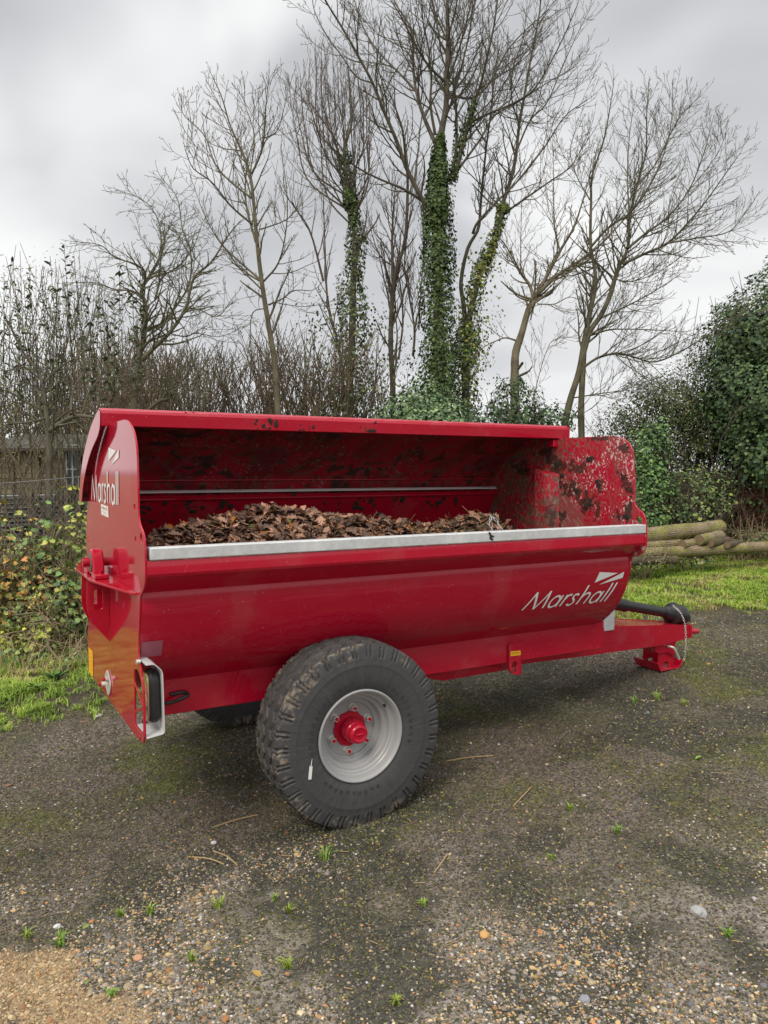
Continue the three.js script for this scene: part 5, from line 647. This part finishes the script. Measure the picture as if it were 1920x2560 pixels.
bush('dead_bracken', 'red brown dead bracken heap at the right edge', 'bracken', [lobe(1890, 1250, 12.3, 0.42, 0.26), lobe(1915, 1300, 12.1, 0.42, 0.2), lobe(1850, 1215, 12.5, 0.25, 0.16)], 3400, [[0.11, 0.035, 0.025], [0.08, 0.026, 0.02], [0.15, 0.06, 0.035]], [0.025, 0.05], 120, 207, plainLeaf, [0.1, 0.045, 0.03], null, 'stuff');
bush('leafy_hedge', 'tall untidy hedge with upright leafy shoots at the left', 'hedge', [lobe(40, 800, 16.8, 1.1, 1.3), lobe(150, 780, 16.9, 0.95, 1.4), lobe(270, 820, 17.2, 1.0, 1.2), lobe(60, 960, 16.6, 1.3, 1.0), lobe(210, 950, 16.8, 1.3, 1.0), lobe(330, 900, 17.2, 1.0, 1.0)], 4600, [[0.08, 0.1, 0.045], [0.12, 0.14, 0.06], [0.07, 0.085, 0.045], [0.16, 0.15, 0.06]], [0.05, 0.085], 260, 208, plainLeaf, [0.1, 0.08, 0.055]);
bush('twig_thicket', 'thicket of thin bare stems behind the left half of the hood', 'thicket', [lobe(420, 960, 12, 1.1, 0.85), lobe(600, 970, 12.4, 1.0, 0.8), lobe(780, 940, 12.2, 1.0, 0.95), lobe(330, 960, 14.6, 1.0, 0.9), lobe(900, 980, 12.4, 0.8, 0.7)], 2600, [[0.1, 0.1, 0.045], [0.16, 0.13, 0.05], [0.06, 0.07, 0.035]], [0.03, 0.06], 640, 209, plainLeaf, [0.15, 0.115, 0.075], null, 'stuff');
bush('distant_hedge', 'brownish hedge far behind the trees', 'hedge', [lobe(0, 1050, 22, 3.2, 1.7, 1.5), lobe(300, 1070, 23, 3.2, 1.5, 1.5), lobe(620, 1100, 24, 3, 1.1, 1.5), lobe(950, 1110, 24, 3, 1.0, 1.5), lobe(1300, 1120, 25, 3, 0.9, 1.5), lobe(1700, 1100, 22, 3.4, 1.3, 1.5)], 15000, [[0.07, 0.075, 0.04], [0.1, 0.09, 0.05], [0.05, 0.06, 0.03]], [0.07, 0.13], 170, 210, plainLeaf, [0.09, 0.075, 0.055], null, 'stuff');
bush('twig_thicket', 'tangle of bare hedge twigs in front of the shed at the left', 'thicket', [lobe(40, 1040, 9.6, 0.55, 0.35), lobe(140, 1030, 9.9, 0.5, 0.35), lobe(200, 1080, 9.8, 0.35, 0.25), lobe(-30, 1080, 9.5, 0.4, 0.3), lobe(90, 1120, 9.4, 0.5, 0.2)], 900, [[0.12, 0.13, 0.05], [0.2, 0.19, 0.06], [0.08, 0.09, 0.04]], [0.025, 0.05], 42, 213, plainLeaf, [0.15, 0.125, 0.08], null, 'stuff');
// upright shoots of the left hedge against the sky
{
  const r = rngOf(55), spots = [[30, 640], [75, 660], [125, 640], [160, 610], [185, 640], [10, 680], [105, 690], [215, 690], [250, 700], [285, 690], [330, 700], [300, 640], [50, 740], [140, 720], [350, 660], [270, 740]];
  const tb = new Tubes(), L = [], Q = []; const t = thing('leafy_hedge', 'row of tall leafy shoots rising from the hedge top at the far left', 'hedge', [0, 0, 0], 'hedge');
  for (const [px, py] of spots) { const tip = at(px, py, 9.7 + r() * 0.5), foot = tip.clone().add(V((r() - 0.5) * 0.6, 0, (r() - 0.5) * 0.4)); foot.y = groundY(foot.x, foot.z); const pts = spline([foot, foot.clone().lerp(tip, 0.5).add(V((r() - 0.5) * 0.15, 0, (r() - 0.5) * 0.15)), tip], 8); tb.add(pts, pts.map((_, k) => lerp(0.011, 0.003, k / 8)), 4); for (let k = 0; k < 44; k++) { const q = pts[8].clone().lerp(pts[5], Math.pow(r(), 0.8)), a = r() * 6.28, s = 0.042 + r() * 0.04; L.push(mat4(q, dirQuat(V(Math.cos(a), 0.9, Math.sin(a)).normalize(), r() * 6.28), V(s, s, s * 1.3))); const v = 0.7 + r() * 0.6; Q.push(C(0.1 * v, 0.125 * v, 0.06 * v)); } }
  put('stems', tb.geo(), bark(0.09, 0.075, 0.05), t); inst('leaves', plainLeaf, foliage(), L, t, Q);
}
// plants of the left thicket
const plants = [[40, 1255, 1560, 8.0, 'yellowing leafy plant, leftmost in the thicket by the fence', yel], [95, 1330, 1580, 7.9, 'yellow leaved plant low in the thicket near the left edge', yel], [130, 1255, 1590, 7.7, 'green leaved plant growing through the fence', mid], [100, 1390, 1600, 7.6, 'plant with orange autumn leaves in the left thicket', [[0.34, 0.17, 0.05], [0.22, 0.2, 0.06], [0.3, 0.12, 0.04], [0.1, 0.15, 0.05]]], [195, 1215, 1590, 7.5, 'tall yellow green sapling just left of the rear plate', [[0.2, 0.22, 0.05], [0.26, 0.26, 0.06], [0.14, 0.19, 0.05]]], [20, 1400, 1590, 7.4, 'small orange leaved plant at the left edge', [[0.3, 0.18, 0.05], [0.16, 0.17, 0.05]]], [160, 1430, 1600, 7.3, 'yellow leaved low plant by the fallen log', yel], [50, 1560, 1660, 7.1, 'small bright yellow green plant in front of the log', [[0.26, 0.28, 0.05], [0.2, 0.24, 0.05]]], [210, 1400, 1610, 7.2, 'green plant beside the rear plate', mid]];
plants.forEach(([px, top, foot, d, lab, tones], i) => {
  const r = rngOf(500 + i), f = at(px, foot, d); f.y = groundY(f.x, f.z) - 0.02; const t = thing('leafy_plant', lab, 'plant', [f.x, f.y, f.z], 'leafy plants of the left thicket'), tb = new Tubes(), L = [], Q = [], hgt = at(px, top, d).y - f.y;
  for (let k = 0; k < 7; k++) { const tip = V((r() - 0.5) * 0.5, hgt * (k ? 0.6 + r() * 0.4 : 1), (r() - 0.5) * 0.45), pts = spline([V((r() - 0.5) * 0.1, 0, (r() - 0.5) * 0.1), tip.clone().multiplyScalar(0.5).add(V((r() - 0.5) * 0.12, 0, (r() - 0.5) * 0.12)), tip], 8); tb.add(pts, pts.map((_, j) => lerp(0.007, 0.003, j / 8)), 5); for (let j = 0; j < 44; j++) { const q = 1 - 0.75 * Math.pow(r(), 1.2), p = pts[Math.min(8, Math.round(q * 8))].clone(), a = r() * 6.28, out = 0.02 + r() * 0.09, s = 0.032 + r() * 0.042; p.x += Math.cos(a) * out; p.z += Math.sin(a) * out; L.push(mat4(p, dirQuat(V(Math.cos(a) * 0.7, 0.8, Math.sin(a) * 0.7).normalize(), r() * 6.28), s)); const c = tones[r() * tones.length | 0], v = 1.4 + r() * 0.9; Q.push(C(c[0] * v, c[1] * v, c[2] * v)); } }
  put('stem', tb.geo(), bark(0.14, 0.1, 0.06), t); inst('leaves', lobedLeaf, foliage({ roughness: 0.5 }), L, t, Q);
});
bush('bramble_thicket', 'brambles, dead stalks and ivy filling the verge left of the spreader', 'bramble', [lobe(60, 1620, 6.9, 0.4, 0.1), lobe(180, 1640, 6.7, 0.35, 0.09), lobe(30, 1430, 8.0, 0.5, 0.42), lobe(120, 1440, 7.9, 0.5, 0.4), lobe(200, 1470, 7.7, 0.45, 0.36), lobe(60, 1530, 7.5, 0.5, 0.22), lobe(170, 1550, 7.3, 0.45, 0.2), lobe(-30, 1480, 7.8, 0.5, 0.4), lobe(230, 1380, 7.8, 0.4, 0.4)], 4600, [...mid, [0.16, 0.2, 0.06], [0.2, 0.22, 0.07], [0.24, 0.22, 0.07], [0.13, 0.17, 0.06]], [0.035, 0.075], 130, 211, lobedLeaf, [0.24, 0.19, 0.12], null, 'stuff');
bush('ground_ivy', 'low ivy and dead stalks along the logs at the right', 'ivy', [lobe(1600, 1400, 9.7, 0.4, 0.1), lobe(1700, 1395, 10.4, 0.45, 0.09), lobe(1850, 1370, 11.4, 0.5, 0.12), lobe(1560, 1410, 9.5, 0.3, 0.09), lobe(1900, 1350, 11.6, 0.5, 0.2)], 2200, [...mid, [0.1, 0.13, 0.08], [0.2, 0.16, 0.09]], [0.03, 0.06], 50, 212, ivyLeaf, [0.22, 0.17, 0.1], null, 'stuff');
{ // dry stalks and dock leaves at the verge edge
  const r = rngOf(61), L = [], Q = []; for (let i = 0; i < 600; i++) { const px = r() < 0.72 ? -20 + r() * 250 : 1560 + r() * 330, p = px < 300 ? onGround(px, 1560 + r() * 130) : onGround(px, 1400 + r() * 35), h = 0.06 + r() * r() * 0.42; L.push(mat4(V(p.x, p.y + h * 0.4, p.z), dirQuat(V((r() - 0.5) * 0.9, 1, (r() - 0.5) * 0.9).normalize(), 0), V(1, h, 1))); const v = 0.5 + r() * 0.9; Q.push(C(0.46 * v, 0.36 * v, 0.21 * v)); }
  tag(inst('dry_stalks', new THREE.CylinderGeometry(0.0015, 0.0028, 1, 4), foliage({ roughness: 0.85 }), L, scene, Q), 'pale dry stalks standing along the edge of the verge', 'dry stalks');
  for (const [px, py, n, s, lab] of [[140, 1700, 9, 0.12, 'green dock plant in the grass left of the rear plate'], [90, 1725, 7, 0.085, 'small dock plant in the grass near the left edge']]) { const p = onGround(px, py), t = thing('dock_plant', lab, 'plant', [p.x, p.y, p.z], 'dock plants'); for (let i = 0; i < n; i++) { const g = plainLeaf.clone(), a = i / n * 6.28 + r(); g.scale(s * 0.6, s, s * (0.8 + r() * 0.5)); g.rotateX(-0.5 - r() * 0.5); g.rotateY(a); put('leaf', g, foliage({ color: C(0.1, 0.2, 0.05) }), t); } }
}
// ---------- logs ----------
const logMap = texture(512, 256, (x, y) => { const v = 0.42 + 0.8 * (fbm(x * 6, y * 40, 4, 2) - 0.5) + 0.5 * (fbm(x * 50, y * 50, 3, 50) - 0.5), m = sstep(0.45, 0.62, fbm(x * 9, y * 9, 4, 9)); return [lerp(0.28, 0.25, m) * v * 2, lerp(0.22, 0.23, m) * v * 2, lerp(0.135, 0.07, m) * v * 2]; }, true, 0.8, 2);
const logMat = new THREE.MeshStandardMaterial({ map: logMap, roughness: 0.88 }), darkLog = new THREE.MeshStandardMaterial({ map: logMap, color: C(0.4, 0.4, 0.4), roughness: 0.9 }), endMat = new THREE.MeshStandardMaterial({ roughness: 0.9, map: texture(128, 128, (x, y) => { const d = Math.hypot(x - 0.5, y - 0.5), v = 0.8 + 0.25 * Math.sin(d * 90) + 0.4 * (fbm(x * 10, y * 10, 3) - 0.5); return [0.25 * v, 0.18 * v, 0.1 * v]; }, true) });
function log(label, a, b, r, mat = logMat, group = 'logs stacked on the right verge') {
  r *= 0.78;
  const t = thing('timber_log', label, 'log', [a.x, a.y, a.z], group), d = b.clone().sub(a), n = Math.max(4, Math.round(d.length() / 0.25)), rr = rngOf(Math.round(a.x * 1000)), pts = []; for (let i = 0; i <= n; i++) pts.push(d.clone().multiplyScalar(i / n).add(V(0, (rr() - 0.5) * 0.007, (rr() - 0.5) * 0.007)));
  const tb = new Tubes(); tb.add(pts, pts.map(() => r * (0.94 + rr() * 0.1)), 18); const g = tb.geo(), u = g.attributes.uv; for (let i = 0; i < u.count; i++) { const x = u.getX(i); u.setXY(i, u.getY(i), x); }
  put('bark', g, mat, t); for (const [p, s] of [[pts[0], -1], [pts[n], 1]]) { const e = new THREE.CircleGeometry(r * 0.985, 18); e.applyQuaternion(new THREE.Quaternion().setFromUnitVectors(V(0, 0, 1), d.clone().normalize().multiplyScalar(s))); e.translate(p.x, p.y, p.z); put('cut_end', e, endMat, t); } return t;
}
log('long mossy log lying across the top of the log stack', at(1500, 1352, 9.6), at(1800, 1318, 10.9), 0.135);
log('short mossy log with a pale cut end beside the long top log', at(1748, 1350, 10.15), at(1800, 1338, 10.6), 0.09);
log('long log in the middle of the stack, partly hidden by the spreader', at(1500, 1375, 9.5), at(1700, 1358, 10.3), 0.075);
log('short split log with a bright upper edge on the stack', at(1705, 1362, 10.0), at(1765, 1352, 10.5), 0.075);
log('short dark log end in the gap of the stack', at(1775, 1358, 10.2), at(1815, 1352, 10.6), 0.075, darkLog);
log('small grey log stub at the right of the stack', at(1818, 1362, 10.3), at(1850, 1358, 10.7), 0.06, darkLog);
log('long pale log along the front edge of the grass', at(1480, 1392, 9.3), at(1990, 1362, 11.2), 0.095);
log('dark rotten log low in the grass under the pale front log', at(1540, 1405, 9.2), at(1690, 1400, 9.8), 0.07, darkLog);
log('dark fallen log lying in the weeds left of the spreader', at(-80, 1560, 7.8), at(330, 1515, 8.6), 0.12, darkLog, 'fallen log');
// ---------- fence and shed ----------
{
  const z = -5.0, x0 = -3.0, x1 = 13, f = thing('chain_link_fence', 'wire mesh fence running behind the verge and undergrowth', 'fence', [0, 0, 0]), wire = new THREE.MeshStandardMaterial({ color: C(0.3, 0.31, 0.31), roughness: 0.5, metalness: 0.5 }), h = 1.62, w = 0.088, tb = new Tubes(), sag = (x) => -0.03 * Math.abs(Math.sin(x * 1.05)) ;
  for (let x = x0; x < x1; x += w) for (const s of [-1, 1]) { const run = h * 0.72 * s, p = []; for (let k = 0; k <= 6; k++) { const q = x + run * k / 6; p.push(V(q, slope(clamp(q, x0, x1)) + 0.02 + h * k / 6 + sag(q) * k / 6, z + 0.004 * (k % 2 ? s : -s))); } tb.add(p, 0.0021, 3); }
  const m = put('mesh', tb.geo(), wire, f); m.userData.kind = 'stuff';
  for (const y of [h, h * 0.5]) { const p = []; for (let x = x0; x <= x1; x += 0.4) p.push(V(x, slope(x) + y + 0.02 + sag(x) * y / h, z)); put('line_wire', new Tubes().add(p, 0.003, 5).geo(), wire, f); }
  for (let x = x0; x <= x1; x += 3) put('post', [cyl(V(x, slope(x) - 0.1, z - 0.03), V(x, slope(x) + h + 0.08, z - 0.03), 0.03, 0.03, 12)], new THREE.MeshStandardMaterial({ color: C(0.16, 0.15, 0.13), roughness: 0.8 }), f);
}
{
  const d = 13.5, A = at(-60, 1240, d), B = at(270, 1240, d), ang = -0.12, sh = thing('garden_shed', 'weathered boarded shed behind the fence at the left', 'shed', [A.x, 0, A.z]); sh.rotation.y = Math.atan2(-(B.z - A.z), B.x - A.x) + ang * 0;
  const Lw = A.distanceTo(B), tones = [[0.17, 0.145, 0.085], [0.13, 0.115, 0.07], [0.2, 0.17, 0.1], [0.11, 0.1, 0.06]].map((c) => new THREE.MeshStandardMaterial({ color: C(...c), roughness: 0.9 })), y0 = -0.2, bh = 0.092, r = rngOf(71), sc = Lw / 330, X = (px) => (px + 60) * sc;
  put('wall', new THREE.BoxGeometry(Lw, 2.3, 2.2).translate(Lw / 2, y0 + 1.15, -1.16), new THREE.MeshStandardMaterial({ color: C(0.1, 0.085, 0.06), roughness: 0.95 }), sh);
  const board = (a, b, y) => { const g = new THREE.BoxGeometry(b - a - 0.006, bh * 1.08, 0.018); g.rotateX(-0.16); g.translate((a + b) / 2, y + bh / 2, 0.0 - 0.04 + 0.012); put('board', g, tones[r() * 4 | 0], sh); };
  for (let i = 0; i < 25; i++) { const y = y0 + i * bh; for (const [a, b] of [[X(-60), X(30)], [X(36), X(92)], [X(102), X(164)], [X(205), X(270)]]) if (!(a > X(90) && y < 1.0) ) board(a, b, y); }
  for (const px of [33, 97, 167, 201]) put('corner_board', new THREE.BoxGeometry(0.05, 2.3, 0.03).translate(X(px), y0 + 1.15, 0.005), tones[1], sh);
  const wn = new THREE.Group(); wn.name = 'window'; sh.add(wn); put('pane', new THREE.BoxGeometry(X(200) - X(168), 0.75, 0.01).translate((X(168) + X(200)) / 2, 1.75, 0), new THREE.MeshPhysicalMaterial({ color: C(0.03, 0.04, 0.045), roughness: 0.06 }), wn);
  const wf = new THREE.MeshStandardMaterial({ color: C(0.26, 0.28, 0.28), roughness: 0.6 }); for (const px of [169, 184, 199]) put('frame_bar', new THREE.BoxGeometry(0.028, 0.75, 0.03).translate(X(px), 1.75, 0.01), wf, wn); for (const y of [1.38, 1.7, 2.12]) put('frame_bar', new THREE.BoxGeometry(X(200) - X(168), 0.028, 0.026).translate((X(168) + X(200)) / 2, y, 0.01), wf, wn);
  const rf = put('roof', new THREE.BoxGeometry(Lw + 0.3, 0.05, 2.6).rotateX(0.14).translate(Lw / 2, y0 + 2.42, -1.1), new THREE.MeshStandardMaterial({ color: C(0.07, 0.065, 0.055), roughness: 0.95 }), sh);
  for (let i = 0; i < 9; i++) put('door_plank', new THREE.BoxGeometry(0.085, 1.15, 0.02).translate(X(104) + i * 0.094 * 0.6 + 0.05, y0 + 0.6, -0.02), tones[3], sh);
  const s = thing('timber_stack', 'stack of grey weathered boards behind the fence below the shed', 'timber', [0, 0, 0]), c = at(70, 1260, 10.6), gm = [0.24, 0.28, 0.2].map((v) => new THREE.MeshStandardMaterial({ color: C(v, v, v * 0.97), roughness: 0.9 })); s.position.set(c.x, groundY(c.x, c.z), c.z); s.rotation.y = 0.35;
  const n = 22; for (let i = 0; i < n; i++) put('board', new THREE.BoxGeometry(0.85 + r() * 0.1, 0.028, 0.5).translate((r() - 0.5) * 0.08, 0.03 + i * 0.062, (r() - 0.5) * 0.06), gm[r() * 3 | 0], s);
}
renderer.render(scene, camera);
